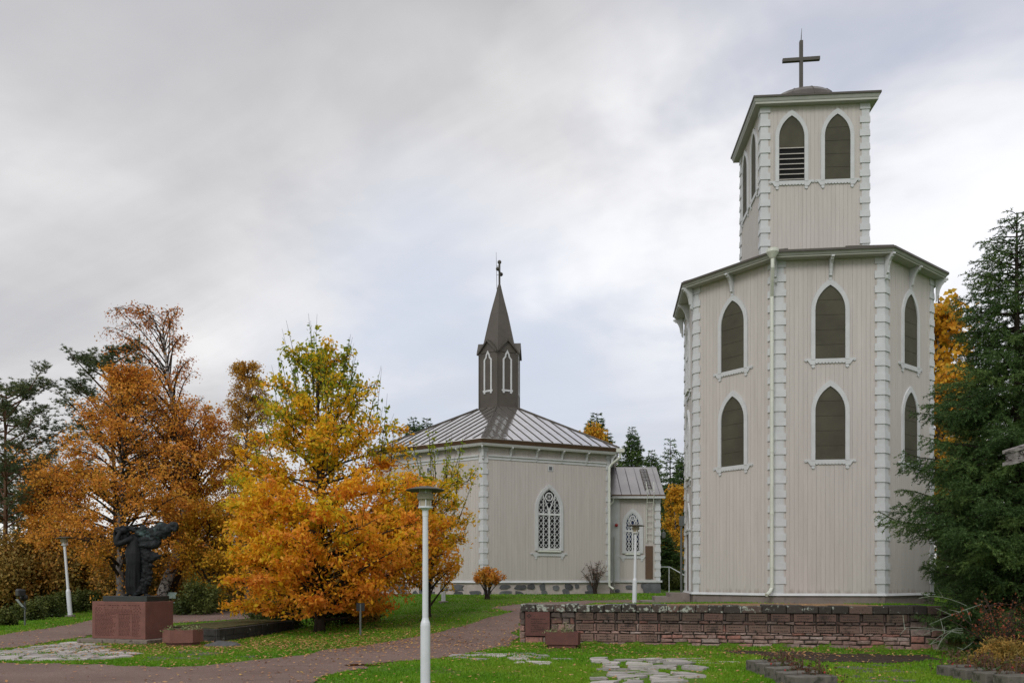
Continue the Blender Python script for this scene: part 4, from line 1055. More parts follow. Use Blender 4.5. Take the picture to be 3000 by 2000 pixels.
def words_row(a0, a1, z, h, w0, w1):
    a = a0
    while a < a1 - .02:
        w = rng.uniform(w0, w1); m2.box(FPd, a, min(a + w, a1), .0, .0028, z, z + h * rng.uniform(.75, 1)); a += w + rng.uniform(.012, .03)
words_row(.20, .50, 1.075, .032, .02, .05); words_row(.58, .95, 1.07, .034, .02, .05); words_row(1.03, 1.20, 1.075, .032, .02, .05); words_row(1.27, 1.68, 1.07, .034, .02, .05)
for k in range(4): words_row(.44, 1.40, .955 - k * .036, .017, .02, .09)
for k in range(17):
    z = .83 - k * .037
    words_row(.11, rng.uniform(.62, .85), z, .019, .02, .09); words_row(.93, rng.uniform(1.30, 1.34), z, .019, .02, .09); words_row(1.39, rng.uniform(1.58, 1.70), z, .019, .02, .07)
m2.build('engraved_text', 'engraving', blk)

def remesh_obj(mb, name, mat, parent, voxel=.022, smooth=6, ripple=None):
    o = mb.build(name, mat, parent, smooth=True)
    r = o.modifiers.new('remesh', 'REMESH'); r.mode = 'VOXEL'; r.voxel_size = voxel; r.use_smooth_shade = True
    s = o.modifiers.new('smooth', 'SMOOTH'); s.iterations = smooth; s.factor = .5
    if ripple:
        tx = bpy.data.textures.new(name + '_folds', 'CLOUDS'); tx.noise_scale = ripple[0]
        d = o.modifiers.new('displace', 'DISPLACE'); d.texture = tx; d.strength = ripple[1]; d.mid_level = .5
    return o
# figure in the plane facing the viewer: pixel crop (origin 200,1480, scale 3.5625) at Y ~ 23.7
SY = 23.72; KX = SY / FPX / 3.5625
def sp(x, y, d=0.0): return ((200 + x / 3.5625 - 1500) / FPX * SY, SY - d, 1.34 + (955 - y) * KX)
fig = thing('statue', sp(700, 955), 'dark bronze statue of a grieving robed woman with hands to face and windblown cloth', 'statue')
mb = MB()
def limb(pts, rad): mb.tube([sp(*p) for p in pts], [r * KX for r in rad], 12)
def blob_(x, y, d, rx, ry, rd=None): mb.ball(sp(x, y, d), (rx * KX, (rd or rx) * KX, ry * KX), 14, 10)
limb([(735, 950, 0), (712, 900, 0), (705, 800, .02), (700, 700, .04), (700, 600, .05), (700, 520, .04), (695, 450, .02), (690, 400, 0), (680, 350, 0), (660, 320, .02)], [70, 72, 72, 76, 84, 84, 74, 72, 60, 30])   # robe and torso
blob_(690, 520, .04, 88, 110, 80); blob_(700, 380, 0, 72, 70, 62)
limb([(690, 355, .10), (640, 385, .22), (590, 412, .28), (562, 425, .30)], [34, 32, 28, 26])                  # near upper arm to elbow
limb([(562, 425, .30), (560, 380, .30), (572, 330, .28), (585, 290, .24)], [26, 25, 22, 18])                    # near forearm
limb([(680, 350, -.10), (600, 390, -.02), (520, 425, .02), (508, 420, .02)], [32, 30, 26, 24])                  # far arm
limb([(508, 420, .02), (500, 360, .04), (498, 310, .06), (512, 280, .10)], [24, 23, 20, 16])
blob_(600, 275, .08, 46, 44, 50); blob_(566, 290, .12, 22, 30, 30); limb([(640, 320, .04), (610, 290, .06)], [28, 26])   # head, bowed face, neck
blob_(578, 283, .22, 22, 13, 16); blob_(530, 268, .14, 24, 13, 18)                                           # hands on the brow
for k in range(4):
    limb([(578 - k * 5, 285 + k * 4, .26), (560 - k * 4, 276 + k * 5, .27), (546 - k * 3, 270 + k * 6, .24)], [7, 6.5, 5]); limb([(530 - k * 4, 268 + k * 4, .16), (516 - k * 4, 262 + k * 5, .17), (506 - k * 3, 262 + k * 6, .15)], [7, 6, 5])
limb([(584, 290, .24), (580, 272, .25), (572, 262, .24)], [7, 6, 5]); limb([(536, 268, .16), (532, 254, .17), (524, 248, .16)], [7, 6, 5])
for x in (640, 668, 700, 728): limb([(x + 10, 940, .14), (x, 850, .20), (x + 4, 720, .22), (x + 2 - (x - 690) * .3, 600, .24)], [14, 13, 12, 5])   # robe folds
limb([(640, 940, .1), (618, 950, .16), (606, 955, .18)], [22, 14, 8]); limb([(800, 945, 0), (840, 952, .04), (864, 956, .05)], [24, 14, 8])           # hem
remesh_obj(mb, 'body', 'bronze', fig, .016, 3)
mb = MB(); rs_ = random.Random(4)
for k in range(46):                          # hair streaming back
    x = rs_.uniform(500, 735); y = 262 - 12 * math.sin((x - 490) / 260 * 3.1) + rs_.uniform(-14, 20); d = rs_.uniform(-.08, .14)
    limb([(x, y, d), (x + 18, y - 10 + rs_.uniform(-8, 8), d), (x + 40, y + rs_.uniform(-8, 12), d), (x + 56, y + 10, d)], [10, 13, 12, 6])
blob_(530, 330, -.02, 34, 60, 20); blob_(600, 350, .06, 40, 50, 40); blob_(545, 258, .05, 52, 26, 44); blob_(640, 262, .02, 60, 24, 40)
remesh_obj(mb, 'hair', 'bronze', fig, .016, 2)
mb = MB()
for (x, y, d, rx, ry, rd) in ((790, 265, .05, 44, 40, 38), (770, 320, .06, 50, 26, 40), (850, 285, .0, 50, 36, 36), (905, 270, -.02, 55, 36, 36), (965, 240, -.04, 58, 48, 40), (1030, 245, -.05, 52, 34, 36), (1088, 215, -.06, 44, 32, 30), (1120, 232, -.06, 24, 38, 24), (1095, 262, -.05, 40, 20, 24), (960, 300, -.05, 60, 36, 36), (900, 345, -.04, 66, 48, 40), (990, 325, -.06, 34, 34, 26), (850, 380, -.02, 70, 40, 44), (930, 385, -.05, 34, 44, 26), (1045, 300, -.06, 22, 36, 18), (815, 430, .06, 76, 30, 46), (870, 440, .04, 50, 24, 36), (760, 300, .02, 60, 50, 50), (800, 370, .0, 80, 60, 50), (900, 310, -.03, 90, 50, 44), (1000, 270, -.05, 70, 46, 40), (890, 420, .0, 60, 40, 40)): blob_(x, y, d, rx * 1.08, ry * 1.18, rd * 1.15)
remesh_obj(mb, 'cloth', 'bronze_green', fig, .018, 3, (.06, .04))
mb = MB()
for k, (x0, y, x1) in enumerate(((760, 450, 890), (770, 495, 900), (790, 515, 940), (770, 545, 985), (790, 570, 960), (780, 600, 880), (790, 640, 900), (780, 680, 870), (790, 715, 885), (770, 750, 850), (780, 775, 890), (770, 800, 880), (770, 830, 870), (780, 870, 830), (760, 905, 800))):
    n = 5; limb([(x0 + (x1 - x0) * q / n, y + 14 * math.sin(q * 1.7 + k), .05 - .03 * q / n + rs_.uniform(-.03, .03)) for q in range(n + 1)], [26, 32, 30, 25, 20, 9])
limb([(800, 430, .0), (815, 600, -.04), (810, 760, -.02), (775, 930, 0)], [56, 60, 50, 46])
blob_(760, 880, .06, 40, 40, 40); blob_(740, 910, .1, 44, 30, 36)
remesh_obj(mb, 'drapery', 'bronze', fig, .016, 2, (.05, .03))

# ------------------------------------------------------------------ planters, terrace, rock
def planter(x, y, z, w, d, hgt, mat, label, rz, pts):
    root = thing('planter', (x, y, z), label, 'planter', 'red granite planters')
    f = Fr((x, y, z), (math.cos(rz), math.sin(rz), 0), (math.sin(rz), -math.cos(rz), 0))
    def ring(k): return [tuple(np.array(f.p(a * w / 2 * k, b * d / 2 * k, 0))[:2]) for a, b in pts]
    mb = MB(); o_, i_ = ring(1), ring(.86); n = len(o_); za, zb = z + .10, z + hgt
    v = [(*q, za) for q in o_] + [(*q, zb) for q in o_] + [(*q, zb) for q in i_] + [(*q, zb - .06) for q in i_]
    mb.add(v, [tuple(range(n))] + [(r * n + k, r * n + (k + 1) % n, (r + 1) * n + (k + 1) % n, (r + 1) * n + k) for r in range(3) for k in range(n)])
    mb.build('bowl', mat, root); MB().prism(ring(.84), z - .05, z + .10).build('foot', mat, root)
    MB().prism(ring(.855), zb - .12, zb - .05).build('earth', 'soil', root)
    return root, f, zb
hexp = [(1, 0), (.55, 1), (-.55, 1), (-1, 0), (-.55, -1), (.55, -1)]
x, y = gpt(530, 1888); PLA = planter(-8.95, 22.75, hz(-8.95, 22.75), 1.04, .86, .44, 'red_granite', 'six-sided red granite planter with pale succulents beside the pedestal', R(16), hexp)
x, y = gpt(1651, 1899); PLB = planter(x, y + .22, hz(x, y), .92, .5, .42, 'red_granite_dark', 'dark red planter with small green plants under the large plaque', R(-10), [(1, .2), (.9, 1), (-.9, 1), (-1, .2), (-.9, -1), (.9, -1)])
ter = [gpt(468, 1868), gpt(622, 1881), gpt(850, 1836), (-6.9, 28.4), (-8.4, 28.6), gpt(500, 1842)]
ta = np.array(gpt(640, 1882)); tb = np.array(gpt(860, 1845)); tl_ = np.array(gpt(470, 1874))
terrace = thing('stone_terrace', (float(ta[0]), float(ta[1]), 0), 'low dark stone terrace with mossy top behind the left planter', 'terrace')
P4 = [tuple(tl_), tuple(ta), tuple(tb), tuple(tb + (tl_ - ta))]
mb = MB(); mb.prism(P4, -.1, .40); mb.build('body', 'dark_terrace', terrace, bevel=.03)
mb = MB(); fs_ = faces_of(P4); rng = random.Random(9)
for f in fs_[1:3]:
    a = 0
    while a < f.w - .02:
        w = min(rng.uniform(.3, .6), f.w - a)
        for c0, c1 in ((.0, .2), (.2, .40)): mb.box(f, a + .01, a + w - .01, -.1, rng.uniform(.015, .05), c0 + .008, c1 - .008)
        a += w
mb.build('blocks', 'dark_terrace', terrace)
MB().prism(off_poly(P4, -.12), .39, .425).build('mossy_top', 'moss', terrace)
x, y = gpt(655, 1893); mb = MB(); mb.ball((x, y, hz(x, y) - .02), (.55, .30, .17), 14, 8); o = mb.build('rock', 'rock', loc=(x, y, 0), smooth=True); tag(o, 'flat dark grey rock in leaf litter before the stone terrace', 'rock')
tx = bpy.data.textures.new('rock_lumps', 'CLOUDS'); tx.noise_scale = .2; o.modifiers.new('sub', 'SUBSURF').render_levels = 2; d = o.modifiers.new('displace', 'DISPLACE'); d.texture = tx; d.strength = .09

# ------------------------------------------------------------------ street lamps
def lamp(name, x, y, z, label):
    root = thing(name, (x, y, z), label, 'street lamp', 'white lamp posts with flat hats')
    c = (x, y, z)
    MB().lathe([(.19, -.08), (.19, .06), (.17, .07)], c, 8).build('footing', 'concrete', root)
    MB().lathe([(.085, .05), (.085, .98), (.078, 1.02), (.062, 1.06), (.052, 1.10)], c, 20).build('sleeve', 'lamp_white', root, smooth=False)
    MB().lathe([(.053, 1.09), (.047, 2.66), (.052, 2.66), (.052, 2.76)], c, 20).build('pole', 'lamp_white', root)
    MB().lathe([(.05, 2.75), (.09, 2.78), (.125, 2.785), (.125, 2.81), (.1, 2.815)], c, 20).build('seat_ring', 'lamp_white', root)
    g = MB().lathe([(.088, 2.81), (.098, 2.95), (.098, 3.10)], c, 20).build('glass', 'lamp_glass', root)
    MB().ball((x + .015, y - .085, z + 2.93), (.022, .022, .05)).build('bulb', 'bulb', root)
    MB().lathe([(.135, 2.915), (.14, 2.92), (.14, 3.00), (.135, 3.005)], c, 24).build('band', 'lamp_band', root)
    mb = MB()
    for k in range(3):
        a = R(-80 + 120 * k); mb.tube([(x + .112 * math.cos(a), y + .112 * math.sin(a), z + 2.80), (x + .112 * math.cos(a), y + .112 * math.sin(a), z + 3.09)], .012, 6)
    mb.build('stays', 'lamp_white', root)
    MB().lathe([(.10, 3.085), (.32, 3.050), (.335, 3.057), (.335, 3.066), (.2, 3.10), (.09, 3.118), (.0, 3.125)], c, 36).build('hat', 'lamp_hat', root)
    return root
x, y = (977 * 1.27551 - 1500) / FPX * 13.75, 13.75
LA = lamp('street_lamp', x, y, hz(x, y) + .03, 'white lamp post standing nearest, in the lawn in front of the oak')
x, y = (1457 * 1.27551 - 1500) / FPX * 31.6, 31.6
LA.scale = (.95, .95, 1.065)
L2 = dup(LA, (x, y, hz(x, y) + .0), 'white lamp post behind the memorial wall, in front of the blue window'); L2.rotation_euler.y = R(1.0)
x, y = gpt(206, 1806)
L3 = dup(LA, (x, y, hz(x, y)), 'white lamp post tilted to the left, by the dark hedge', sc=1.12); L3.rotation_euler.y = R(-4.6)
x, y = gpt(1299, 1765)
L4 = dup(LA, (x, y, hz(x, y)), 'white lamp post mostly hidden behind the oak crown, near church corner')

# ------------------------------------------------------------------ bench, signs, gate
x, y = gpt(520, 1790)
bench = thing('park_bench', (x, y, hz(x, y)), 'pale green wooden bench half hidden behind the granite pedestal', 'bench')
f = Fr((x, y, hz(x, y)), (.94, -.34, 0), (-.34, -.94, 0))
MB().box(f, -1.15, .18, .02, .40, .42, .46).build('seat', 'bench_paint', bench)
MB().prof(f, [(-.02, .62), (-.12, .92), (-.09, .93), (.01, .63)], -1.15, -.12).build('backrest', 'bench_paint', bench)
for a in (-.95, .0): MB().box(f, a, a + .05, .03, .07, 0, .42).box(f, a, a + .05, .33, .37, 0, .42).box(f, a + .001, a + .049, .07, .33, .02, .06).box(f, a, a + .05, -.03, .01, .3, .75).build('leg', 'black_metal', bench)
x, y = gpt(73, 1832)
sg = thing('sign_post', (x, y, hz(x, y)), 'thin post with black spotlight and tilted white information sheet', 'sign')
z = hz(x, y); MB().tube([(x, y, z - .05), (x, y, z + 1.15)], .03, 8).build('post', 'grey_pole', sg)
f = Fr((x, y, z), (.75, -.65, 0), (-.65, -.75, 0))
pb2 = MB().prof(f, [(.06, .62), (.34, .98), (.32, 1.0), (.04, .64)], .05, .36).build('board', 'black_metal', sg)
M_ = MB().prof(f, [(.068, .635), (.34, .985), (.345, .981), (.073, .631)], .07, .34).build('sheet', 'paper', pb2)
MB().prof(f, [(.08, .63), (.15, .72), (.155, .716), (.085, .626)], .09, .32).build('printed_block', 'grey_pole', pb2)
mb = MB(); mb.ball((x + .0, y - .05, z + 1.05), (.14, .14, .13)); mb.build('lamp_head', 'black_metal', sg)
mb = MB(); mb.box(f, .06, .40, .1, .36, 1.10, 1.36); mb.box(f, -.05, .1, .12, .30, 1.30, 1.38); mb.build('spotlight', 'black_metal', sg, bevel=.04)
x, y = gpt(1056, 1862)
sg2 = thing('notice_sign', (x, y, hz(x, y)), 'small dark sign on a post seen from behind under the oak', 'sign'); z = hz(x, y)
MB().tube([(x, y, z - .05), (x, y, z + .95)], .03, 8).build('post', 'grey_pole', sg2)
MB().box(Fr((x, y, z), (.9, .3, 0), (.3, -.9, 0)), -.13, .13, -.02, .02, .74, .98).build('board', 'black_metal', sg2)
# carved bargeboard of a gate, its left tip enters the picture at the right edge
GY = 8.0; gx = (2970 - 1500) / FPX * GY
gate = thing('lychgate', (gx + .62, GY, 0), 'weathered grey carved gable board of a wooden gate at right picture edge', 'gate')
f = Fr((gx, GY, EYE + (HOR - 1336) / FPX * GY), (.98, .2, 0), (.2, -.98, 0))
mb = MB(); sl3 = .30
def slope(b0, b1, a0, a1, c0, c1): mb.ext(f, [(a0, c0 + a0 * sl3), (a1, c0 + a1 * sl3), (a1, c1 + a1 * sl3), (a0, c1 + a0 * sl3)], b0, b1)
slope(-.10, .0, .0, 1.3, -.065, .055); slope(-.13, .03, -.010, 1.3, .043, .075); slope(-.13, .025, -.010, 1.3, -.075, -.043); slope(-.1, .02, .0, .03, -.044, .044)
o = mb.build('bargeboard', 'weathered_wood', gate)
mb = MB(); rng = random.Random(3)
for k in range(34):                          # carved scroll relief
    a = .05 + k * .035; r = .018; c0 = sl3 * a + (.014 if k % 2 else -.014)
    mb.band(f, [(a + r * math.cos(q * .7), c0 + r * math.sin(q * .7)) for q in range(9)], [(a + r * .55 * math.cos(q * .7), c0 + r * .55 * math.sin(q * .7)) for q in range(9)], -.01, .014, closed=True)
mb.build('carving', 'weathered_wood', o)
pk = 1.3; mb = MB()                           # the other half of the gable, two posts and a tie beam, outside the picture
for b0, b1, c0, c1 in ((-.10, .0, -.065, .055), (-.13, .03, .043, .075), (-.13, .025, -.075, -.043)):
    mb.ext(f, [(pk + .003, c0 + pk * sl3), (2 * pk + .01, c0), (2 * pk + .01, c1), (pk + .003, c1 + pk * sl3)], b0, b1)
mb.build('bargeboard', 'weathered_wood', gate)
zf = float(f.o[2])
for a in (.42, 2.06): MB().box(f, a, a + .13, -.30, -.135, -zf - .05, .02 + .3 * min(a, 2 * pk - a)).build('post', 'weathered_wood', gate)
MB().box(f, .56, 2.05, -.27, -.16, -.06, .05).build('tie_beam', 'weathered_wood', gate)

# ------------------------------------------------------------------ graves: low concrete kerbs with wilting begonias
def bloom(name, x, y, z, n, spread, hgt, label, seed, red=5):
    rng = np.random.RandomState(seed); root = thing(name, (x, y, z), label, 'flowers', 'wilting grave flowers')
    mb = MB(); C = []; 
    for k in range(n):
        b_ = rng.normal(0, spread, 2) * (1, .45); h_ = hgt * rng.uniform(.5, 1.1); tp = b_ + rng.normal(0, .03, 2)
        mb.tube([(x + b_[0], y + b_[1], z), (x + tp[0], y + tp[1], z + h_)], [.006, .003], 4)
        for q in range(7):
            s = rng.uniform(.15, 1); C.append((b_[0] * (1 - s) + tp[0] * s + rng.normal(0, .025), b_[1] * (1 - s) + tp[1] * s + rng.normal(0, .025), h_ * s))
    mb.build('stalks', 'brown_board', root)
    leafs('leaves', np.array(C), .055, .035, FLW, root, rng)
    if red:
        mb = MB()
        for k in range(red): b_ = rng.normal(0, spread * 1.2, 2) * (1, .5); mb.ball((x + b_[0], y + b_[1] - .05, z + rng.uniform(.03, hgt * .6)), .018, 6, 4)
        mb.build('blossoms', 'alarm_red', root)
    return root
def leafs(name, C, ln, wd, mat, parent, rng, clump=None, hgt=None, up=0.0, loc=None, jit=.35, down=0.0):
    """many small rhombic leaves at points C (local to the parent)"""
    N = len(C); a = rng.normal(0, 1, (N, 3)); a[:, 2] -= down; a /= np.linalg.norm(a, axis=1, keepdims=True)
    n_ = rng.normal(0, 1, (N, 3)); n_[:, 2] += up; b = np.cross(n_, a); b /= np.linalg.norm(b, axis=1, keepdims=True) + 1e-9
    s = (1 + rng.uniform(-jit, jit, N))[:, None]
    fold = np.cross(a, b) * wd * .18
    V = np.stack([C - a * ln * .5 * s, C + (b * wd * .5 + fold) * s, C + a * ln * .5 * s, C - (b * wd * .5 - fold) * s], 1).reshape(-1, 3)
    F = np.arange(N * 4).reshape(N, 4)
    r = rng.rand(N); g = clump if clump is not None else rng.rand(N); h = hgt if hgt is not None else np.full(N, .5)
    col = np.repeat(np.stack([r, g, h], 1), 4, 0)
    return npmesh(name, V, F, mat, parent, col, loc)
def kerb(x, y, z, w, d, h, rz, label):
    root = MB().box(Fr((x, y, z), (math.cos(rz), math.sin(rz), 0), (-math.sin(rz), math.cos(rz), 0)), 0, w, 0, d, -.1, h).build('grave_kerb', 'grave_concrete', loc=(x, y, z), bevel=.015)
    return tag(root, label, 'grave kerb', 'low concrete grave kerbs')
words_ = ['rearmost', 'second from the back', 'middle', 'second from the front', 'foremost']
for k, (px, py) in enumerate(((2201, 1934), (2226, 1942), (2256, 1954), (2288, 1967), (2316, 1978))):
    Y = 1.63 * FPX / (py - HOR) - .25; X = (px - 1500) / FPX * (Y + .25)
    kerb(X, Y, hz(X, Y), .80, .34, .22, R(15), 'grey concrete grave kerb, %s of the left row before the wall' % words_[k])
    if k < 4: bloom('grave_flowers', X + .48, Y - .06 - .02, hz(X, Y) + .06, 26, .17, .36, 'wilted red brown begonias behind the %s kerb of the left row' % words_[k + 1], 30 + k, 4)
bloom('grave_flowers', 5.25, 16.55, hz(5.25, 16.55) + .05, 22, .13, .40, 'wilted brown begonias by the rearmost kerb of the left row', 36, 3)
for k, (px, py) in enumerate(((2760, 1946), (2808, 1955), (2865, 1965), (2928, 1974))):
    Y = 1.65 * FPX / (py - HOR) - .25; X = (px - 1500) / FPX * (Y + .25); w4 = ['rearmost', 'second from the back', 'third from the back', 'foremost'][k]
    kerb(X, Y, hz(X, Y), .75, .34, .20, R(12), 'mossy concrete grave kerb, %s of the right row by the spruce' % w4)
    bloom('grave_flowers', X + .55, Y + .52, hz(X, Y) + .05, 36, .22, .42, 'reddish wilted flowers behind the %s kerb of the right row' % w4, 40 + k, 5)
rng = np.random.RandomState(2)
def clump_plant(name, x, y, z, n, sx, sy, h, mat, label, cat, ln=.06, wd=.03, seed=1):
    rng = np.random.RandomState(seed); root = thing(name, (x, y, z), label, cat)
    C = np.column_stack([rng.normal(0, sx, n), rng.normal(0, sy, n), np.abs(rng.normal(0, h, n))]); leafs('leaves', C, ln, wd, mat, root, rng, hgt=np.clip(C[:, 2] / h / 2, 0, 1)); return root
SUC = leafmat('succulent', [(.1, (.09, .12, .05)), (.5, (.20, .23, .09)), (.9, (.32, .34, .20))], .2, .5)
_, f, zb = PLA
for k, (a, w_) in enumerate(((-.30, 'leftmost'), (.06, 'middle'), (.32, 'rightmost'))):
    q = f.p(a, .12 - .1 * (k == 1), 0); clump_plant('succulent_plant', q[0], q[1], zb - .05, 120, .075, .06, .07, SUC, 'pale green succulent rosette, %s in the planter by the pedestal' % w_, 'plant', .06, .03, 50 + k)['group'] = 'planter plants'
_, f, zb = PLB
for k, (a, w_) in enumerate(((-.30, 'low green plant with white buds at left in dark planter'), (.08, 'tall pale green plant in the middle of dark planter'))):
    q = f.p(a, .05, 0); clump_plant('planter_plant', q[0], q[1], zb - .05, 160, .10 if k else .08, .06, .16 if k else .05, SUC, w_, 'plant', .06, .022, 60 + k)['group'] = 'planter plants'

# ------------------------------------------------------------------ trees
def bez(p0, p1, p2, n):
    t = np.linspace(0, 1, n)[:, None]; return (1 - t) ** 2 * p0 + 2 * t * (1 - t) * p1 + t * t * p2
def unit(v): return v / (np.linalg.norm(v) + 1e-9)
def broadleaf(name, pos, label, cat, seed, H, trunk, tr, env, n1, n2, nleaf, ln, wd, mat, bark, zlo=.15, rise=(.08, .22), droop=0.0, sec_len=.38,
              spread=.16, shoots=0, fill=0, group=None, hgt_ref=None, twig_r=.012, out_lo=.35, thin_top=0.0, sidebias=None, curve=.12, phi0=None, skip=0.0, lowpow=.9, fillz=(1.6, 1.6, 1.0), zmin=.08, shleaf=34):
    """trunk: list of (x,y,z) local; env(z) -> (cx, cy, r) of the crown; primaries run from trunk to the crown's skin, secondaries carry leaves"""
    rng = np.random.RandomState(seed); root = thing(name, pos, label, cat, group)
    tk = np.array(trunk, float); mb = MB()
    tz = np.concatenate([[0], np.cumsum(np.linalg.norm(np.diff(tk, axis=0), axis=1))]); Lt = tz[-1]
    def at(s): return np.array([np.interp(s * Lt, tz, tk[:, i]) for i in range(3)])
    ss = np.linspace(0, 1, 16); pts = np.array([at(s) for s in ss]); pts[1:-1] += rng.normal(0, .02, (14, 3)) * (1, 1, 0)
    rad = tr * (1 - ss) ** .8 + .012; rad[0] *= 1.35
    off = np.array(pos); mt = MB(); mt.tube(pts + off, rad, 9)
    C, G = [], []
    ztop = tk[-1][2]
    for i in range(n1):
        s = zlo + (1 - zlo) * ((i + rng.rand()) / n1) ** lowpow * .97
        o = at(s); az = i * 2.39996 + rng.uniform(-.4, .4) if phi0 is None else rng.uniform(*phi0)
        z1 = min(o[2] + H * rng.uniform(*rise) * (1.3 - .5 * s), H * .985)
        cx, cy, r = env(z1)
        r = r * rng.uniform(.72, 1.04) * (1 + .12 * math.sin(3 * az + seed))
        e = np.array((cx + r * math.cos(az), cy + r * math.sin(az), z1 - droop * r * .5))
        if skip and rng.rand() < skip: continue
        L = np.linalg.norm(e - o)
        if L < .15: continue
        m = (o + e) / 2 + np.array((0, 0, curve * L + droop * L * .35)) + rng.normal(0, .05 * L, 3)
        P = bez(o, m, e, 9); r0 = min(tr * .42 * (1 - s) + .018, .02 + L * .016)
        mb.tube(P + off, np.linspace(r0, .008, 9), 5, cap=False)
        for k in range(n2):
            t = out_lo + (1 - out_lo) * (k + rng.rand()) / n2; b = np.array([np.interp(t, np.linspace(0, 1, 9), P[:, q]) for q in range(3)])
            tg = unit(e - o); d = unit(tg * rng.uniform(.3, 1) + rng.normal(0, .7, 3) * (1, 1, .55) + np.array((0, 0, .25 - droop * 1.6)))
            l2 = L * sec_len * rng.uniform(.5, 1.15) * (1.25 - .6 * t); l2 = min(max(l2, .3), 2.2)
            e2 = b + d * l2; m2 = (b + e2) / 2 + np.array((0, 0, (.18 if droop < .2 else .25) * l2)); 
            if droop: e2 = e2 - np.array((0, 0, droop * l2 * .9))
            Q = bez(b, m2, e2, 6)
            mb.tube(Q + off, np.linspace(twig_r, .004, 6), 4, cap=False)
            zz = np.clip(e2[2] / H, 0, 1); n_ = int(nleaf * rng.uniform(.6, 1.3) * (1 - thin_top * min(1, max(0, zz - .42) / .40)))
            if n_ < 1: continue
            tt = rng.uniform(.15, 1.03, n_); c = np.column_stack([np.interp(tt, np.linspace(0, 1, 6), Q[:, q]) for q in range(3)])
            sc = spread * (.6 + .6 * rng.rand()); c = c + rng.normal(0, sc, (n_, 3)) * (1, 1, .75)
            if droop: c[:, 2] -= np.abs(rng.normal(0, spread * 1.6 * droop, n_))
            C.append(c); G.append(np.full(n_, rng.rand()))
    for k in range(shoots):                          # thin upright shoots with few leaves
        z1 = H * rng.uniform(.62, .97) if k > 2 else H * .97; cx, cy, r = env(z1); az = rng.uniform(0, 6.28); rr = r * math.sqrt(rng.rand()) * .95
        b = np.array((cx + rr * math.cos(az), cy + rr * math.sin(az), z1 - .35)); l = rng.uniform(.7, 1.7)
        d = unit(np.array((math.cos(az) * .28 * rr / (r + .1), math.sin(az) * .28, 1)) + rng.normal(0, .08, 3)); e = b + d * l
        mb.tube(np.array([b - d * .6, b, (b + e) / 2 + rng.normal(0, .03, 3), e]) + off, [.014, .010, .007, .003], 4, cap=False)
        n_ = int(l * shleaf); tt = rng.uniform(-.3, .8, n_)[:, None]; c = b + (e - b) * tt + rng.normal(0, .055, (n_, 3)); C.append(c); G.append(np.full(n_, rng.uniform(0, .25)))
    if fill:
        zz = H * fillz[2] * rng.beta(fillz[0], fillz[1], fill); q = np.array([env(z) for z in zz]); az = rng.uniform(0, 6.28, fill); rr = q[:, 2] * np.sqrt(rng.rand(fill)) * .92
        C.append(np.column_stack([q[:, 0] + rr * np.cos(az), q[:, 1] + rr * np.sin(az), zz])); G.append(rng.rand(fill))
    C = np.concatenate(C); G = np.concatenate(G)
    C = C[C[:, 2] > .05] if len(C[C[:, 2] > .05]) == len(C) else C * 1.0
    keep = C[:, 2] > zmin + .12 * np.sin(C[:, 0] * 2.3) * (zmin > .1); C, G = C[keep], G[keep]
    mt.build('trunk', bark, root, smooth=True); mb.build('limbs', 'bark', root)
    leafs('crown', C, ln, wd, mat, root, rng, clump=G, hgt=np.clip(C[:, 2] / H, 0, 1), up=.9)
    return root
def prof_env(zs, xl, xr, yk=1.0):
    """crown outline: half-widths left and right at heights zs -> env"""
    zs, xl, xr = np.array(zs), np.array(xl), np.array(xr)
    def env(z):
        l, r = np.interp(z, zs, xl), np.interp(z, zs, xr); return ((r - l) / 2, 0.0, (l + r) / 2)
    return env
def px_env(x0, y0px, Y, rows):
    """rows of (y, xleft, xright) in 2352-wide pixels for a crown at depth Y whose trunk base is at x0, y0px"""
    k = 1.27551 / FPX * Y; rows = sorted(rows, key=lambda q: -q[0])
    return prof_env([(y0px - y) * k for y, a, b in rows], [(x0 - a) * k for y, a, b in rows], [(b - x0) * k for y, a, b in rows])
# the oak in the middle
OY = 27.2; ox = (733 * 1.27551 - 1500) / FPX * OY; oz = hz(ox, OY); kk = 1.27551 / FPX * OY; ob = (HOR + (EYE - oz) / OY * FPX) / 1.27551
oenv = px_env(733, ob, OY, [(1450, 720, 750), (1418, 590, 860), (1380, 540, 930), (1330, 505, 1010), (1270, 490, 1055), (1200, 500, 1045), (1120, 520, 1010), (1050, 545, 960), (980, 575, 915), (920, 600, 885), (865, 628, 846), (825, 660, 808), (798, 680, 785), (770, 695, 765)])
broadleaf('oak_tree', (ox, OY, oz), 'full golden orange oak with low spreading crown in the middle of the lawn', 'tree', 12, (ob - 795) * kk,
          [(0, 0, -.15), (.02, 0, .6), (.0, .05, 1.8), (.06, 0, 3.6), (.0, .05, 6.0), (-.05, 0, 7.6), (.0, 0, 8.8)], .155, oenv, 112, 12, 60, .138, .076, OAK, 'bark',
          zlo=.06, rise=(.02, .20), droop=.04, sec_len=.30, spread=.13, shoots=85, fill=6200, thin_top=.76, curve=.02, lowpow=1.4, fillz=(1.3, 1.8, .66), zmin=.52, shleaf=19)
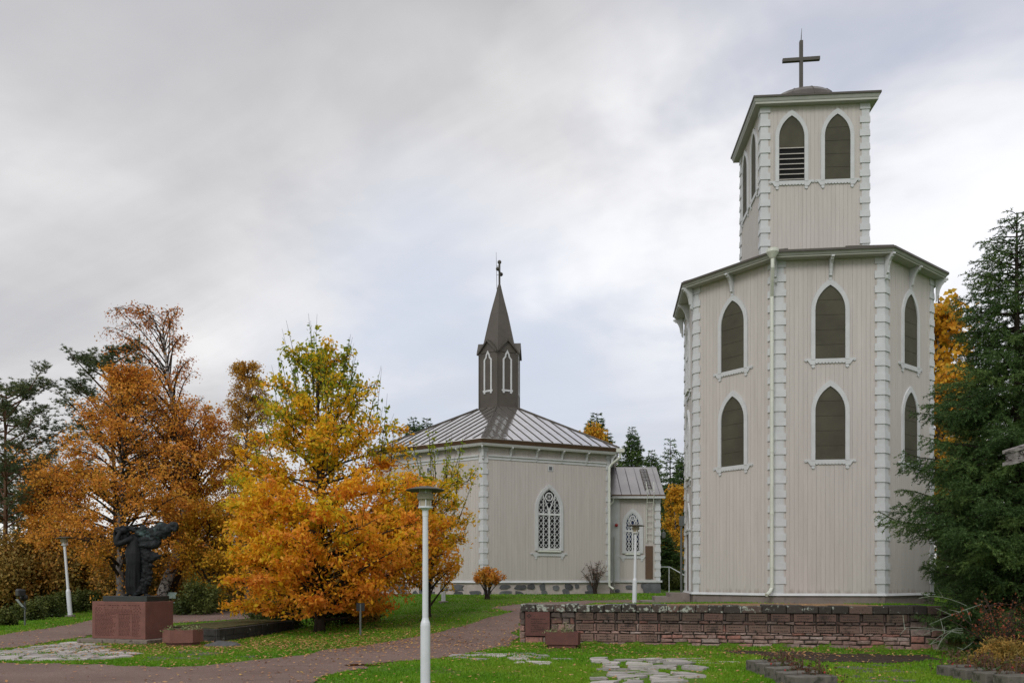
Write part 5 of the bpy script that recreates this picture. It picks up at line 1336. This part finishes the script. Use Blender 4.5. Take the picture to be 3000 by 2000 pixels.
# side branch of small upright shoots over the church corner belongs to a young oak right behind
EY2 = 29.5; ex = (985 * 1.27551 - 1500) / FPX * EY2; ez = hz(ex, EY2); eb = (HOR + (EYE - ez) / EY2 * FPX) / 1.27551
eenv = px_env(985, eb, EY2, [(1395, 960, 1010), (1340, 920, 1050), (1260, 900, 1085), (1200, 905, 1085), (1130, 915, 1085), (1090, 930, 1105), (1050, 945, 1065), (1000, 960, 1020)])
broadleaf('young_oak', (ex, EY2, ez), 'young thin oak with loose yellow green leaves between big oak and church', 'tree', 15, (eb - 1030) * 1.27551 / FPX * EY2,
          [(0, 0, -.1), (.05, 0, 1.5), (.1, 0, 3.0), (.12, 0, 4.6)], .06, eenv, 40, 8, 24, .125, .068, OAK, 'bark', zlo=.08, rise=(.05, .2), sec_len=.4, spread=.12, shoots=22, curve=.05, shleaf=20)
# left group -------------------------------------------------------
def place(x, Y, ybase=None):
    X = (x * 1.27551 - 1500) / FPX * Y; z = hz(X, Y); return X, z, (HOR + (EYE - z) / Y * FPX) / 1.27551
Y = 41; X, z, yb = place(358, Y); k = 1.27551 / FPX * Y
env = px_env(358, yb, Y, [(1400, 350, 370), (1250, 330, 480), (1150, 310, 520), (1050, 300, 510), (950, 270, 480), (860, 250, 470), (800, 236, 460), (760, 236, 436), (720, 248, 422), (700, 275, 410), (688, 320, 390)])
broadleaf('birch_tree', (X, Y, z), 'tallest birch with leaning pale trunk and sparse rusty weeping top', 'tree', 22, (yb - 692) * k,
          [(0, 0, -.2), (.5, 0, 1.4), (1.25, 0, 3.2), (1.5, 0, 5.3), (1.3, 0, 7.6), (.85, 0, 9.9), (.5, 0, 12.2), (.3, 0, 14.6)],   .26, env, 70, 9, 12, .10, .07, BIR, 'bark_birch', zlo=.28, rise=(.06, .22), droop=.42, sec_len=.26, spread=.13, twig_r=.011, curve=.16)
Y = 40; X, z, yb = place(276, Y); k = 1.27551 / FPX * Y
env = px_env(276, yb, Y, [(1340, 200, 380), (1290, 120, 470), (1220, 95, 515), (1130, 105, 530), (1050, 118, 528), (980, 160, 505), (930, 200, 480), (900, 235, 440), (870, 250, 400), (835, 262, 330)])
broadleaf('birch_tree', (X, Y, z), 'broad dense rust orange birch with straight grey trunk behind the statue', 'tree', 23, (yb - 838) * k,
          [(0, 0, -.2), (.0, 0, 2.2), (.02, .0, 4.4), (.05, 0, 7.0), (.0, 0, 9.2), (.05, 0, 10.8)], .20, env, 116, 12, 34, .118, .082, ORB, 'bark_grey', zlo=.14, rise=(.03, .26), droop=.22, sec_len=.32, spread=.17, fill=3200, curve=.12, thin_top=.5)
Y = 42; X, z, yb = place(395, Y); k = 1.27551 / FPX * Y
env = px_env(395, yb, Y, [(1330, 380, 430), (1260, 350, 520), (1200, 330, 545), (1100, 340, 560), (1000, 370, 545), (960, 380, 530), (925, 400, 505)])
broadleaf('maple_tree', (X, Y, z), 'thick dark forked tree leaning right behind the statue, orange leaves', 'tree', 24, (yb - 925) * k,
          [(-.7, 0, -.2), (-.1, 0, 1.2), (.7, 0, 2.8), (1.1, 0, 4.9), (1.3, 0, 7.0), (1.4, 0, 8.8)],   .32, env, 66, 10, 27, .12, .085, ORB, 'bark', zlo=.22, rise=(.03, .22), droop=.1, sec_len=.3, spread=.17, fill=700)
Y = 41; X, z, yb = place(566, Y); k = 1.27551 / FPX * Y
env = px_env(566, yb, Y, [(1380, 556, 578), (1250, 520, 620), (1100, 512, 630), (980, 515, 622), (900, 522, 614), (850, 530, 604), (815, 545, 590)])
broadleaf('birch_tree', (X, Y, z), 'slender golden brown birch with fine drooping twigs behind the oak', 'tree', 25, (yb - 822) * k,
          [(0, 0, -.2), (.05, 0, 3), (-.05, 0, 7), (.1, 0, 10), (.1, 0, 12.2)], .12, env, 90, 10, 27, .09, .06, GOB, 'bark_grey', zlo=.25, rise=(.02, .12), droop=.55, sec_len=.34, spread=.10, twig_r=.008, curve=.2)
Y = 40; X, z, yb = place(480, Y); k = 1.27551 / FPX * Y
env = px_env(480, yb, Y, [(1370, 455, 510), (1320, 420, 560), (1240, 410, 580), (1160, 420, 570), (1100, 440, 545), (1050, 465, 520)])
broadleaf('golden_tree', (X, Y, z), 'small golden yellow tree between the statue and the oak', 'tree', 26, (yb - 1055) * k,
          [(0, 0, -.2), (.0, 0, 1.5), (.05, 0, 3), (0, 0, 5)], .08, env, 54, 9, 26, .12, .08, GOL, 'bark', zlo=.10, rise=(.0, .24), droop=.2, sec_len=.34, spread=.17, fill=1500)
Y = 45; X, z, yb = place(110, Y); k = 1.27551 / FPX * Y
env = px_env(110, yb, Y, [(1360, 90, 150), (1300, 60, 215), (1200, 58, 220), (1120, 70, 200), (1060, 60, 170), (1010, 62, 135), (990, 80, 115)])
broadleaf('rowan_tree', (X, Y, z), 'thin rust orange tree between the edge pine and broad birch', 'tree', 27, (yb - 1000) * k,
          [(0, 0, -.2), (.1, 0, 2.5), (.0, 0, 4), (-.2, 0, 6.4)], .08, env, 60, 9, 28, .12, .085, ORB, 'bark', zlo=.16, rise=(.03, .24), droop=.2, sec_len=.36, spread=.2, fill=1500)
# pines --------------------------------------------------------------
def pine(name, pos, label, seed, H, R0, zlo=.45, n=34, tr=.18, tufts=26, group='pines', flat=.35, mat=PIN, bark='bark_pine', lean=0.0, nl=.16):
    rng = np.random.RandomState(seed); root = thing(name, pos, label, 'tree', group); mb = MB(); off = np.array(pos)
    zs = np.linspace(0, 1, 14); P = np.column_stack([lean * zs ** 2 * H * .1 + .1 * np.sin(zs * 5 + seed), .08 * np.cos(zs * 4), zs * H - .1]); mb.tube(P + off, tr * (1 - zs * .85), 8)
    C, A, G = [], [], []
    for i in range(n):
        s = zlo + (1 - zlo) * (i + rng.rand()) / n * .98; o = np.array([np.interp(s, zs, P[:, q]) for q in range(3)]); az = i * 2.4 + rng.uniform(-.5, .5)
        u = (s - zlo) / (1 - zlo); r = R0 * (math.sin(math.pi * min(.98, .18 + .75 * u)) ** .7) * rng.uniform(.65, 1.1)
        e = o + np.array((r * math.cos(az), r * math.sin(az), r * rng.uniform(.15, .95)))
        B = bez(o, (o + e) / 2 + np.array((0, 0, -.06 * r)) + rng.normal(0, .06 * r, 3), e, 7); mb.tube(B + off, np.linspace(tr * .33, .012, 7), 5, cap=False)
        for k in range(8):
            t = rng.uniform(.35, 1); b = np.array([np.interp(t, np.linspace(0, 1, 7), B[:, q]) for q in range(3)])
            d = unit(unit(e - o) + rng.normal(0, .65, 3) * (1, 1, .4) + np.array((0, 0, .25))); l = r * .32 * rng.uniform(.5, 1.2); e2 = b + d * l
            mb.tube(np.array([b, (b + e2) / 2, e2]) + off, [.014, .010, .005], 4, cap=False); g = rng.rand()
            for q in range(tufts // 4):
                c = b + (e2 - b) * rng.uniform(.45, 1.05) + rng.normal(0, .16, 3) * (1, 1, .8); m = 16
                dd = rng.normal(0, 1, (m, 3)); dd[:, 2] = np.abs(dd[:, 2]) * .9; dd /= np.linalg.norm(dd, axis=1, keepdims=True)
                C.append(np.repeat(c[None], m, 0)); A.append(dd); G.append(np.full(m, g))
    mb.build('trunk', bark, root)
    needles('crown', np.concatenate(C), np.concatenate(A), nl, .030, mat, root, rng, np.concatenate(G)); return root
def needles(name, C, A, ln, wd, mat, parent, rng, clump, base=0.0, hgt=None):
    """thin triangles from C along unit vectors A"""
    N = len(C); b = np.cross(A, rng.normal(0, 1, (N, 3))); b /= np.linalg.norm(b, axis=1, keepdims=True) + 1e-9
    s = rng.uniform(.7, 1.25, N)[:, None]
    V = np.stack([C - b * wd * .5, C + b * wd * .5, C + A * ln * s], 1).reshape(-1, 3); F = np.arange(N * 3).reshape(N, 3)
    h = hgt if hgt is not None else np.full(N, .5)
    return npmesh(name, V, F, mat, parent, np.repeat(np.stack([rng.rand(N), clump, h], 1), 3, 0))
Y = 44; X, z, yb = place(6, Y); pine('pine_tree', (X, Y, z), 'dark pine at the left picture edge with open spreading crown', 31, (yb - 880) * 1.27551 / FPX * Y, 3.3, .36, 44, .16, 52, lean=.3)
Y = 47; X, z, yb = place(262, Y); pine('pine_tree', (X, Y, z), 'dark green pine behind the rusty birch, branches reaching out left', 38, (yb - 800) * 1.27551 / FPX * Y, 2.7, .36, 46, .20, 52)
Y = 50; X, z, yb = place(88, Y); pine('pine_tree', (X, Y, z), 'slim pine with red brown trunk right of the edge pine', 33, (yb - 1050) * 1.27551 / FPX * Y, 2.2, .40, 30, .11, 44)
Y = 52; X, z, yb = place(45, Y); pine('pine_tree', (X, Y, z), 'small slim dark pine behind the edge pine', 34, (yb - 1080) * 1.27551 / FPX * Y, 2.6, .42, 30, .10, 44)
# spruces -------------------------------------------------------------
def spruce(name, pos, label, seed, H, Rm, tr=.16, zlo=.02, whorl=.30, nper=6, dens=70, nl=.055, nw=.014, power=.8, droop=.25, sec=.09, group='spruces', sparse=0.0, secl=.42, hang=.55, tipsonly=0.0, az0=None, widen=None):
    rng = np.random.RandomState(seed); root = thing(name, pos, label, 'tree', group); mb = MB(); off = np.array(pos)
    zs = np.linspace(0, 1, 12); P = np.column_stack([.03 * np.sin(zs * 6), .03 * np.cos(zs * 5), zs * H - .1]); mb.tube(P + off, tr * (1 - zs) ** .9 + .012, 8)
    S0, S1, G, HH = [], [], [], []
    z = H * zlo + .2
    while z < H - .12:
        u = z / H; n = nper if u < .93 else 4; a0 = rng.uniform(0, 6.28)
        for k in range(n):
            if rng.rand() < sparse: continue
            az = a0 + k * 6.28 / n + rng.uniform(-.35, .35); L = Rm * (1 - u) ** power * rng.uniform(.62, 1.12) + .10
            if widen: L *= widen(az, z)
            dr = droop * (1 - u) * 1.15 - .55 * max(0, u - .45)
            t = np.linspace(0, 1, 8); zz = z + rng.uniform(-.1, .1) + L * (-dr * 1.6 * t + (dr * 1.1 + .10) * t ** 2.2)
            B = np.column_stack([L * t * math.cos(az), L * t * math.sin(az), zz]); B[1:] += rng.normal(0, .015 * L, (7, 3))
            mb.tube(B + off, np.linspace(.010 + .012 * L, .004, 8), 4, cap=False)
            dirh = np.array((math.cos(az), math.sin(az), 0)); side = np.array((-math.sin(az), math.cos(az), 0)); g = rng.rand()
            S0.append(B[5:-1]); S1.append(B[6:]); G.append(np.full(2, g)); HH.append(np.full(2, u))
            ns = int(L / sec); 
            for q in range(ns):
                tt = max(.16, tipsonly) + (1 - max(.16, tipsonly)) * (q + rng.rand()) / ns; b = np.array([np.interp(tt, t, B[:, i]) for i in range(3)])
                sg = 1 if q % 2 else -1; l = min(L * secl * (1.12 - tt) * rng.uniform(.6, 1.2) + .10, .85)
                d = unit(dirh * rng.uniform(.5, .9) + side * sg * rng.uniform(.5, 1) + np.array((0, 0, rng.uniform(-hang, .12))))
                e = b + d * l; md = (b + e) / 2 + np.array((0, 0, .05 * l)); S0 += [b[None], md[None]]; S1 += [md[None], e[None]]; G += [np.full(2, g + rng.uniform(-.15, .15))]; HH.append(np.full(2, u))
                if l > .22:
                    for r_ in range(int(l / .11)):      # third order twiglets
                        w = rng.uniform(.2, .95); c = b + (e - b) * w; dd = unit(d * .7 + side * rng.uniform(-.8, .8) + np.array((0, 0, rng.uniform(-hang * 1.5, .15)))); S0.append(c[None]); S1.append((c + dd * l * .38 * rng.uniform(.6, 1.2))[None]); G.append(np.array([g])); HH.append(np.array([u]))
        z += whorl * rng.uniform(.8, 1.2) * (1.0 if u < .8 else .8)
    S0, S1, G, HH = np.concatenate(S0), np.concatenate(S1), np.concatenate(G), np.concatenate(HH)
    ln = np.linalg.norm(S1 - S0, axis=1); cnt = np.maximum(2, (ln * dens)).astype(int); idx = np.repeat(np.arange(len(ln)), cnt); N = len(idx)
    w = rng.rand(N)[:, None]; C = S0[idx] * (1 - w) + S1[idx] * w; ax = (S1 - S0)[idx] / ln[idx][:, None]
    A = rng.normal(0, 1, (N, 3)); A -= (A * ax).sum(1)[:, None] * ax; A /= np.linalg.norm(A, axis=1, keepdims=True) + 1e-9; A = A * .8 + ax * .75; A /= np.linalg.norm(A, axis=1, keepdims=True)
    mb.build('trunk', 'bark', root); needles('crown', C, A, nl, nw, SPR, root, rng, np.clip(G[idx], 0, 1), hgt=HH[idx]); return root
Y = 19.6; X, z, yb = place(2337, Y)
spruce('spruce_tree', (X, Y, z), 'large dark spruce in front of the tower and wall end at right', 41, (yb - 478) * 1.27551 / FPX * Y, 3.2, .17, .015,   .25, 7, 84, .058, .018, .60, .26, .07, secl=.46, widen=lambda a, zz: (.50 if zz < 1.0 else .66 if zz < 2.3 else .88 if zz < 2.9 else 1.0) + (.08 if math.cos(a) < -.5 and 3.0 < zz < 4.3 else 0))
Y = 29; X, z, yb = place(2285, Y); S2 = spruce('spruce_tree', (X, Y, z), 'dark spruce behind the large one, right of the tower', 42, 8.6, 2.6, .14, .02, .36, 6, 44, .085, .026, .7, .28, .12)
X, z, yb = place(2420, 24); dup(S2, (X, 24, z), 'dark spruce just outside, at right picture edge', 2.0, 1.05)
Y = 42; X, z, yb = place(2235, Y); dup(S2, (X, Y, z), 'spruce farthest behind the tower at right', 1.0, 1.25)
Y = 72; X, z, yb = place(1452, Y)
FS = spruce('spruce_tree', (X, Y, z), 'dense dark spruce behind the church wing', 43, (yb - 978) * 1.27551 / FPX * Y, 3.4, .2, .03, .28, 8, 36, .19, .07, .75, .25, .17)
for (x, Y, top, lab, rz, wd) in ((1497, 78, 1032, 'spruce right of the tallest one behind the church wing', 1.3, 1.1), (1568, 70, 1038, 'spruce touching the left edge of the bell tower', 2.2, 1.05), (950, 66, 956, 'left of two dark conifers rising behind the church roof', .7, 1.15), (980, 68, 958, 'right of two dark conifers rising behind the church roof', 3.0, 1.1), (1385, 64, 1000, 'low dark spruce behind the bushy conifer at the church roof end', 4.0, 1.2), (1370, 62, 946, 'dark bushy conifer rising behind the right end of church roof', 2.9, 1.35), (1528, 55, 1215, 'small dark spruce in the gap before the golden birch', 3.5, 2.0), (1282, 90, 978, 'tip of a distant spruce peeping over the church roof', 5.1, .9), (1535, 84, 1110, 'low dark spruce between church wing and bell tower', 5.6, 1.5), (1420, 84, 1050, 'spruce partly hidden behind the right church roof corner', 2.7, 1.3)):
    X, z, yb = place(x, Y); s_ = (yb - top) * 1.27551 / FPX * Y / ((HOR + (EYE - hz(*[(1452 * 1.27551 - 1500) / FPX * 72, 72])) / 72 * FPX) / 1.27551 - 978) / (1.27551 / FPX * 72)
    dup(FS, (X, Y, z), lab, rz, (s_ * wd, s_ * wd, s_))
Y = 66; X, z, yb = place(1540, Y); spruce('spruce_tree', (X, Y, z), 'thin see-through spruce between the church wing and tower', 44, (yb - 1002) * 1.27551 / FPX * Y, 1.9, .14, .05, .42, 7, 30, .18, .06, .55, .2, .18, sparse=.22)
Y = 56; X, z, yb = place(2165, Y); pine('pine_tree', (X, Y, z), 'dark pine behind the right edge of the bell tower', 36, (yb - 735) * 1.27551 / FPX * Y, 2.3, .3, 40, .18, 52, nl=.2)
# yellow birches far behind
Y = 58; X, z, yb = place(1550, Y); k = 1.27551 / FPX * Y
env = px_env(1550, yb, Y, [(1380, 1500, 1590), (1300, 1490, 1600), (1220, 1508, 1590), (1160, 1530, 1580), (1120, 1543, 1570)])
GB = broadleaf('golden_birch', (X, Y, z), 'golden birch in the gap between church wing and bell tower', 'tree', 51, (yb - 1118) * k, [(0, 0, -.2), (0, 0, 3), (.05, 0, 7.3)], .10, env, 44, 8, 15, .16, .11, GOL, 'bark_grey', zlo=.15, rise=(0, .15), droop=.3, sec_len=.36, spread=.2, group='golden birches in the background')
for (x, Y, top, lab, rz, sx) in ((1364, 60, 980, 'golden birch before the conifer at right end of church roof', 1.2, .75), (2160, 50, 700, 'tall orange birch right behind the edge of the bell tower', 2.4, 1.0), (1395, 62, 1020, 'small golden crown beside the church roof corner', 4.0, .6), (2200, 46, 850, 'lower golden birch seen through the spruce branches', 3.1, .9)):
    X, z, yb2 = place(x, Y); s_ = (yb2 - top) * Y / ((yb - 1118) * 58); dup(GB, (X, Y, z), lab, rz, (s_ * sx, s_ * sx, s_))
# shrubs ----------------------------------------------------------------
def bush(name, pos, label, seed, sx, sy, h, n, ln, wd, mat, cat='shrub', group=None, stems=14, bark='bark', base=.1, lumps=9):
    rng = np.random.RandomState(seed); root = thing(name, pos, label, cat, group); mb = MB(); off = np.array(pos); C, G = [], []
    for i in range(lumps * 3):
        a = rng.uniform(0, 6.28); r = math.sqrt(rng.rand()); zc = h * rng.uniform(base, .95) ; f = math.sqrt(max(.05, 1 - (zc / h - .25) ** 2 / .75)); c = np.array((sx * r * f * math.cos(a), sy * r * f * math.sin(a), zc)); m = n // (lumps * 3)
        C.append(c + rng.normal(0, 1, (m, 3)) * np.array((sx, sy, h)) * .17); G.append(np.full(m, rng.rand()))
        if i < stems: mb.tube(np.array([(rng.normal(0, .06), rng.normal(0, .06), -.05), tuple(c * (.5, .5, .45)), tuple(c)]) + off, [.02, .013, .005], 5, cap=False)
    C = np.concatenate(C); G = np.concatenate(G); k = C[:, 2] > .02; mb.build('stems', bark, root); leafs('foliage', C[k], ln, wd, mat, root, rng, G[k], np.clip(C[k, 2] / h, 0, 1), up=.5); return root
def ground_bush(name, x, yb, w, hpx, lab, seed, n, mat, ln, wd, Y=None, depth=.8, **kw):
    """w, hpx in 2352-wide pixels"""
    if Y is None: X, Y = g2(x, yb); z = hz(X, Y)
    else: X, z, yb2 = place(x, Y)
    k = 1.27551 / FPX * Y; return bush(name, (X, Y, z), lab, seed, w * k / 2 * .85, w * k / 2 * depth, hpx * k, n, ln, wd, mat, **kw)
for i, (x, yb_, w, h, lab) in enumerate(((8, 1436, 50, 48, 'round dark juniper at the left picture edge'), (58, 1424, 70, 62, 'dark juniper behind the spotlight sign'), (108, 1416, 66, 62, 'dark green juniper right of the sign'), (140, 1408, 60, 66, 'dark juniper just left of the tilted lamp post'), (185, 1404, 60, 66, 'dark juniper between the tilted lamp post and pedestal'), (225, 1400, 50, 60, 'dark juniper touching the left pedestal edge'))):
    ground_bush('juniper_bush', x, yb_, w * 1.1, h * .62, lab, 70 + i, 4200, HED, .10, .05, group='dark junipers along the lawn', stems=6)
ground_bush('dark_bush', 455, 1380, 130, 66, 'dark evergreen bush behind the statue right side', 77, 6500, HED, .12, .06, Y=38)
ground_bush('low_bush', 488, 1372, 90, 38, 'low green bush at the edge of the back gravel path', 78, 2600, HED, .10, .05, Y=40)
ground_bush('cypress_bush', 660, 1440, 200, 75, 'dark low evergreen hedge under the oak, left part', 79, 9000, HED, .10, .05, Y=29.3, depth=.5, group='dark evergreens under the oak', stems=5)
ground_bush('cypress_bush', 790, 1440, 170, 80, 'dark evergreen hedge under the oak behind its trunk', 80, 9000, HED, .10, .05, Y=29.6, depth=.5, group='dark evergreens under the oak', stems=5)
ground_bush('cypress_bush', 838, 1440, 86, 66, 'olive green evergreen under the oak right side', 81, 5000, BRU, .09, .04, Y=29.2, depth=.6, group='dark evergreens under the oak', stems=5)
for i, (x, Y, w, h, lab) in enumerate(((20, 55, 230, 120, 'low brown shrub far behind the edge pine trunks'), (120, 56, 230, 115, 'low brown shrub far behind the rowan'), (230, 57, 230, 120, 'low olive shrub far behind the grey birch trunk'), (340, 58, 230, 130, 'low brown shrub far behind the leaning trunk'), (460, 58, 240, 130, 'brown shrub far behind the small golden tree'), (590, 60, 240, 130, 'brown shrub far behind the slender birch'), (720, 62, 240, 130, 'olive shrub far behind the oak trunk'), (0, 43, 170, 180, 'tall brown shrub at the left picture edge'), (75, 46, 170, 170, 'brown olive shrub behind the spotlight sign'), (150, 45, 160, 190, 'brown orange shrub behind the tilted lamp post'), (215, 46, 150, 170, 'olive brown shrub left behind the statue'), (310, 44, 150, 150, 'brown shrub between the grey trunk and leaning tree'), (400, 46, 190, 150, 'olive shrub behind the leaning tree'), (540, 47, 220, 150, 'brown shrub at the bend of the back gravel path'), (650, 50, 240, 170, 'olive brown shrub hidden behind the oak'))):
    ground_bush('thicket_shrub', x, 0, w * 1.15, h * .8, lab, 90 + i, 15000, BRU, .19, .11, Y=Y, group='brown shrubs of the thicket', stems=20, base=.05)
X, Y = g2(1122, 1372); z = hz(X, Y)
def vase(name, pos, label, seed, W_, H_, stems, mat, nleaf, ln, wd, z0=.45, bark='bark'):
    """shrub on spreading bare stems with an umbrella of leaves"""
    rng = np.random.RandomState(seed); root = thing(name, pos, label, 'shrub'); mb = MB(); off = np.array(pos); C, G = [], []
    for i in range(stems):
        a = i * 2.4 + rng.uniform(-.3, .3); r = W_ / 2 * math.sqrt((i + .7) / stems); e = np.array((r * math.cos(a), r * .7 * math.sin(a), H_ * (1 - .38 * (r / (W_ / 2)) ** 2) * rng.uniform(.85, 1))); o = np.array((rng.normal(0, .05), rng.normal(0, .05), -.05))
        P = bez(o, np.array((e[0] * .25, e[1] * .25, e[2] * .6)), e, 7); mb.tube(P + off, np.linspace(.026, .007, 7), 5, cap=False); g = rng.rand()
        for k in range(7):
            t = rng.uniform(z0, .95); b = np.array([np.interp(t, np.linspace(0, 1, 7), P[:, q]) for q in range(3)]); e2 = b + unit(rng.normal(0, 1, 3) * (1, 1, .4) + (0, 0, .5)) * rng.uniform(.15, .42) * W_ / 2.2
            mb.tube(np.array([b, (b + e2) / 2 + rng.normal(0, .02, 3), e2]) + off, [.009, .007, .004], 4, cap=False); m = nleaf
            C.append(b + (e2 - b) * rng.uniform(.3, 1.05, (m, 1)) + rng.normal(0, .05, (m, 3))); G.append(np.full(m, np.clip(g + rng.uniform(-.2, .2), 0, 1)))
    mb.build('stems', bark, root); C = np.concatenate(C); leafs('foliage', C, ln, wd, mat, root, rng, np.concatenate(G), np.clip(C[:, 2] / H_, 0, 1), up=.5); return root
k = 1.27551 / FPX * Y
X, Y = g2(1120, 1376); vase('orange_shrub', (X, Y, hz(X, Y)), 'small umbrella shaped orange shrub by the church corner', 101, 1.6, 1.5, 16, ORB, 17, .10, .06, .62)
Y = 41.2; X = (1367 * 1.27551 - 1500) / FPX * Y; vase('bare_shrub', (X, Y, hz(X, Y)), 'nearly leafless brown shrub before the church downpipe', 102, 1.65, 1.75, 13, DEAD, 5, .06, .04)
X, Y = 10.3, 17.6; vase('rose_shrub', (X, Y, hz(X, Y)), 'thin rose shrub with red orange leaves at right edge', 103, 2.4, 1.6, 16, RED, 6, .055, .035, .35)
ground_bush('grass_tussock', 2290, 1520, 190, 62, 'dry olive shrubbery behind the right grave row', 104, 5000, BRU, .09, .02, Y=16.6, depth=.4)
mb = MB(); rng = np.random.RandomState(6); root = thing('dead_branches', (9.0, 17.9, hz(9.0, 17.9)), 'pale lichen covered dead branches before the large spruce', 'dead branch'); off = np.array(root.location)
for k in range(7):
    a = rng.uniform(-.5, .9); o = np.array((1.1 + rng.normal(0, .2), .9, rng.uniform(.3, 1.6))); e = o + np.array((-rng.uniform(.7, 1.9), -rng.uniform(.4, 1.3), rng.uniform(-.5, .2))); P = bez(o, (o + e) / 2 + rng.normal(0, .12, 3) + (0, 0, .15), e, 8); mb.tube(P + off, np.linspace(.009, .003, 8), 5, cap=False)
    for q in range(3): b = P[rng.randint(2, 8)]; mb.tube(np.array([b, b + rng.normal(0, .16, 3)]) + off, [.007, .003], 4, cap=False)
mb.build('twigs', 'lichen_twig', root)
X, Y = g2(1545, 1352)
ground_bush('hedge', 1545, 0, 60, 40, 'low dark green hedge behind the handrail between the buildings', 105, 3000, HED, .14, .07, Y=50)

# ------------------------------------------------------------------ grass blades and fallen leaves (uncountable)
rng = np.random.RandomState(77)
def free(x, y):
    ok = np.ones(len(x), bool)
    for poly, rag, rs, seed in MASKS: ok &= ~(poly_sdf(poly, x, y) + rag * fbm(x, y, rs, seed) > .0)
    ok &= ~((x > .2) & (x < 11) & (y > wall_y(x) - .02) & (y < wall_y(x) + .75))
    ok &= np.hypot(x - TX, y - TY) > 4.9
    ok &= ~((np.abs(x - CX) < 6.2) & (np.abs(y - CY) < 6.5))
    return ok
pts = []
for (y0, y1, dens) in ((12.5, 17, 1500), (17, 21, 900), (21, 26, 420), (26, 34, 200), (34, 42, 90)):
    hw0, hw1 = y0 * .62 + .5, y1 * .62 + .5; n = int((hw0 + hw1) * (y1 - y0) * dens); y = rng.uniform(y0, y1, n); x = rng.uniform(-1, 1, n) * (y * .62 + .5); pts.append(np.column_stack([x, y]))
P = np.concatenate(pts); keep = free(P[:, 0], P[:, 1])
for q, r_, s_, sd_ in FLAGS:
    ins = poly_sdf(q, P[:, 0], P[:, 1]) > 0; keep &= ~(ins & (fbm(P[:, 0], P[:, 1], 4, sd_) < .45))
wear = fbm(P[:, 0], P[:, 1], 1.1, 31); keep &= rng.rand(len(P)) < np.clip(.72 + wear * .55, .12, 1)
P = P[keep]; N = len(P); z = height(P[:, 0], P[:, 1]); hgt = rng.uniform(.022, .055, N) * (1 + P[:, 1] * .012); wid = .006 + P[:, 1] * .0006
C = np.column_stack([P, z]); a = rng.uniform(0, 6.28, N); b = np.column_stack([np.cos(a), np.sin(a), np.zeros(N)]); tip = np.column_stack([rng.normal(0, .4, (N, 2)), np.ones(N)]); tip /= np.linalg.norm(tip, axis=1, keepdims=True)
V = np.stack([C - b * wid[:, None], C + b * wid[:, None], C + tip * hgt[:, None]], 1).reshape(-1, 3)
g = np.clip(.5 + .42 * fbm(P[:, 0], P[:, 1], .55, 5) + .3 * fbm(P[:, 0], P[:, 1], 1.9, 15), 0, 1)
dw = np.where((P[:, 0] > .2) & (P[:, 0] < 11), wall_y(P[:, 0]) - P[:, 1], 9); g = g + .40 * np.exp(-np.clip(dw, 0, 9) / .9) * (dw > -.1)
for q in (pv1, pv2, pv3, pv4, pv5, pv6): g = g + .30 * np.exp(-np.abs(poly_sdf(q, P[:, 0], P[:, 1])) / .5)
g = np.clip(g + .30 * np.exp(-(((P[:, 0] + 6.0) / 4.5) ** 2 + ((P[:, 1] - 24.6) / 2.6) ** 2)), 0, 1)
tag(npmesh('grass', V, np.arange(N * 3).reshape(N, 3), GRA, None, np.repeat(np.stack([rng.rand(N), g, np.full(N, .5)], 1), 3, 0)), 'short green lawn grass growing over the churchyard ground', 'grass', kind='stuff')
pts = []
def scat(n, cx, cy, sx, sy): pts.append(np.column_stack([rng.normal(cx, sx, n), rng.normal(cy, sy, n)]))
scat(3600, -7.2, 22.6, 3.4, 1.5); scat(700, 6.5, 20.3, 3.0, .8); scat(350, 1.5, 21.8, 1.2, .5); scat(1300, -4.5, 24, 2.6, 1.6); scat(900, -6.2, 27.2, 2.6, 1.6); scat(500, -9.2, 21.6, 1.8, .9)
for pl_ in (front, back):
    q = np.array(pl_); L_ = np.linalg.norm(np.roll(q, -1, 0) - q, axis=1); k = rng.choice(len(q), 1300, p=L_ / L_.sum()); w_ = rng.rand(1300)[:, None]; pts.append(q[k] * (1 - w_) + np.roll(q, -1, 0)[k] * w_ + rng.normal(0, .28, (1300, 2)))
y = rng.uniform(12.5, 45, 2300); pts.append(np.column_stack([rng.uniform(-1, 1, 2300) * y * .62, y]))
y = rng.uniform(12.5, 22, 900); pts.append(np.column_stack([rng.uniform(-.7, .75, 900) * y * .62, y]))
P = np.concatenate(pts); d = np.hypot(P[:, 0] - TX, P[:, 1] - TY) > 4.9; d &= ~((np.abs(P[:, 0] - CX) < 6.8) & (np.abs(P[:, 1] - CY) < 6.8)); P = P[d]
P = P[~((P[:, 0] > .2) & (P[:, 0] < 11) & (P[:, 1] > wall_y(P[:, 0]) - .05) & (P[:, 1] < wall_y(P[:, 0]) + .62))]; N = len(P)
z = height(P[:, 0], P[:, 1]) + rng.uniform(.02, .04, N); C = np.column_stack([P, z]); s = rng.uniform(.022, .05, N)[:, None]; a = rng.uniform(0, 6.28, N)
u = np.column_stack([np.cos(a), np.sin(a), rng.normal(0, .18, N)]); w = np.column_stack([-np.sin(a), np.cos(a), rng.normal(0, .18, N)])
V = np.stack([C - u * s, C + w * s * .6, C + u * s, C - w * s * .6], 1).reshape(-1, 3); V[:, 2] += rng.uniform(0, .015, len(V))
tag(npmesh('fallen_leaves', V, np.arange(N * 4).reshape(N, 4), FAL, None, np.repeat(np.stack([rng.rand(N), rng.rand(N), np.full(N, .5)], 1), 4, 0)), 'scattered orange and brown fallen leaves on lawn and paths', 'fallen leaves', kind='stuff')
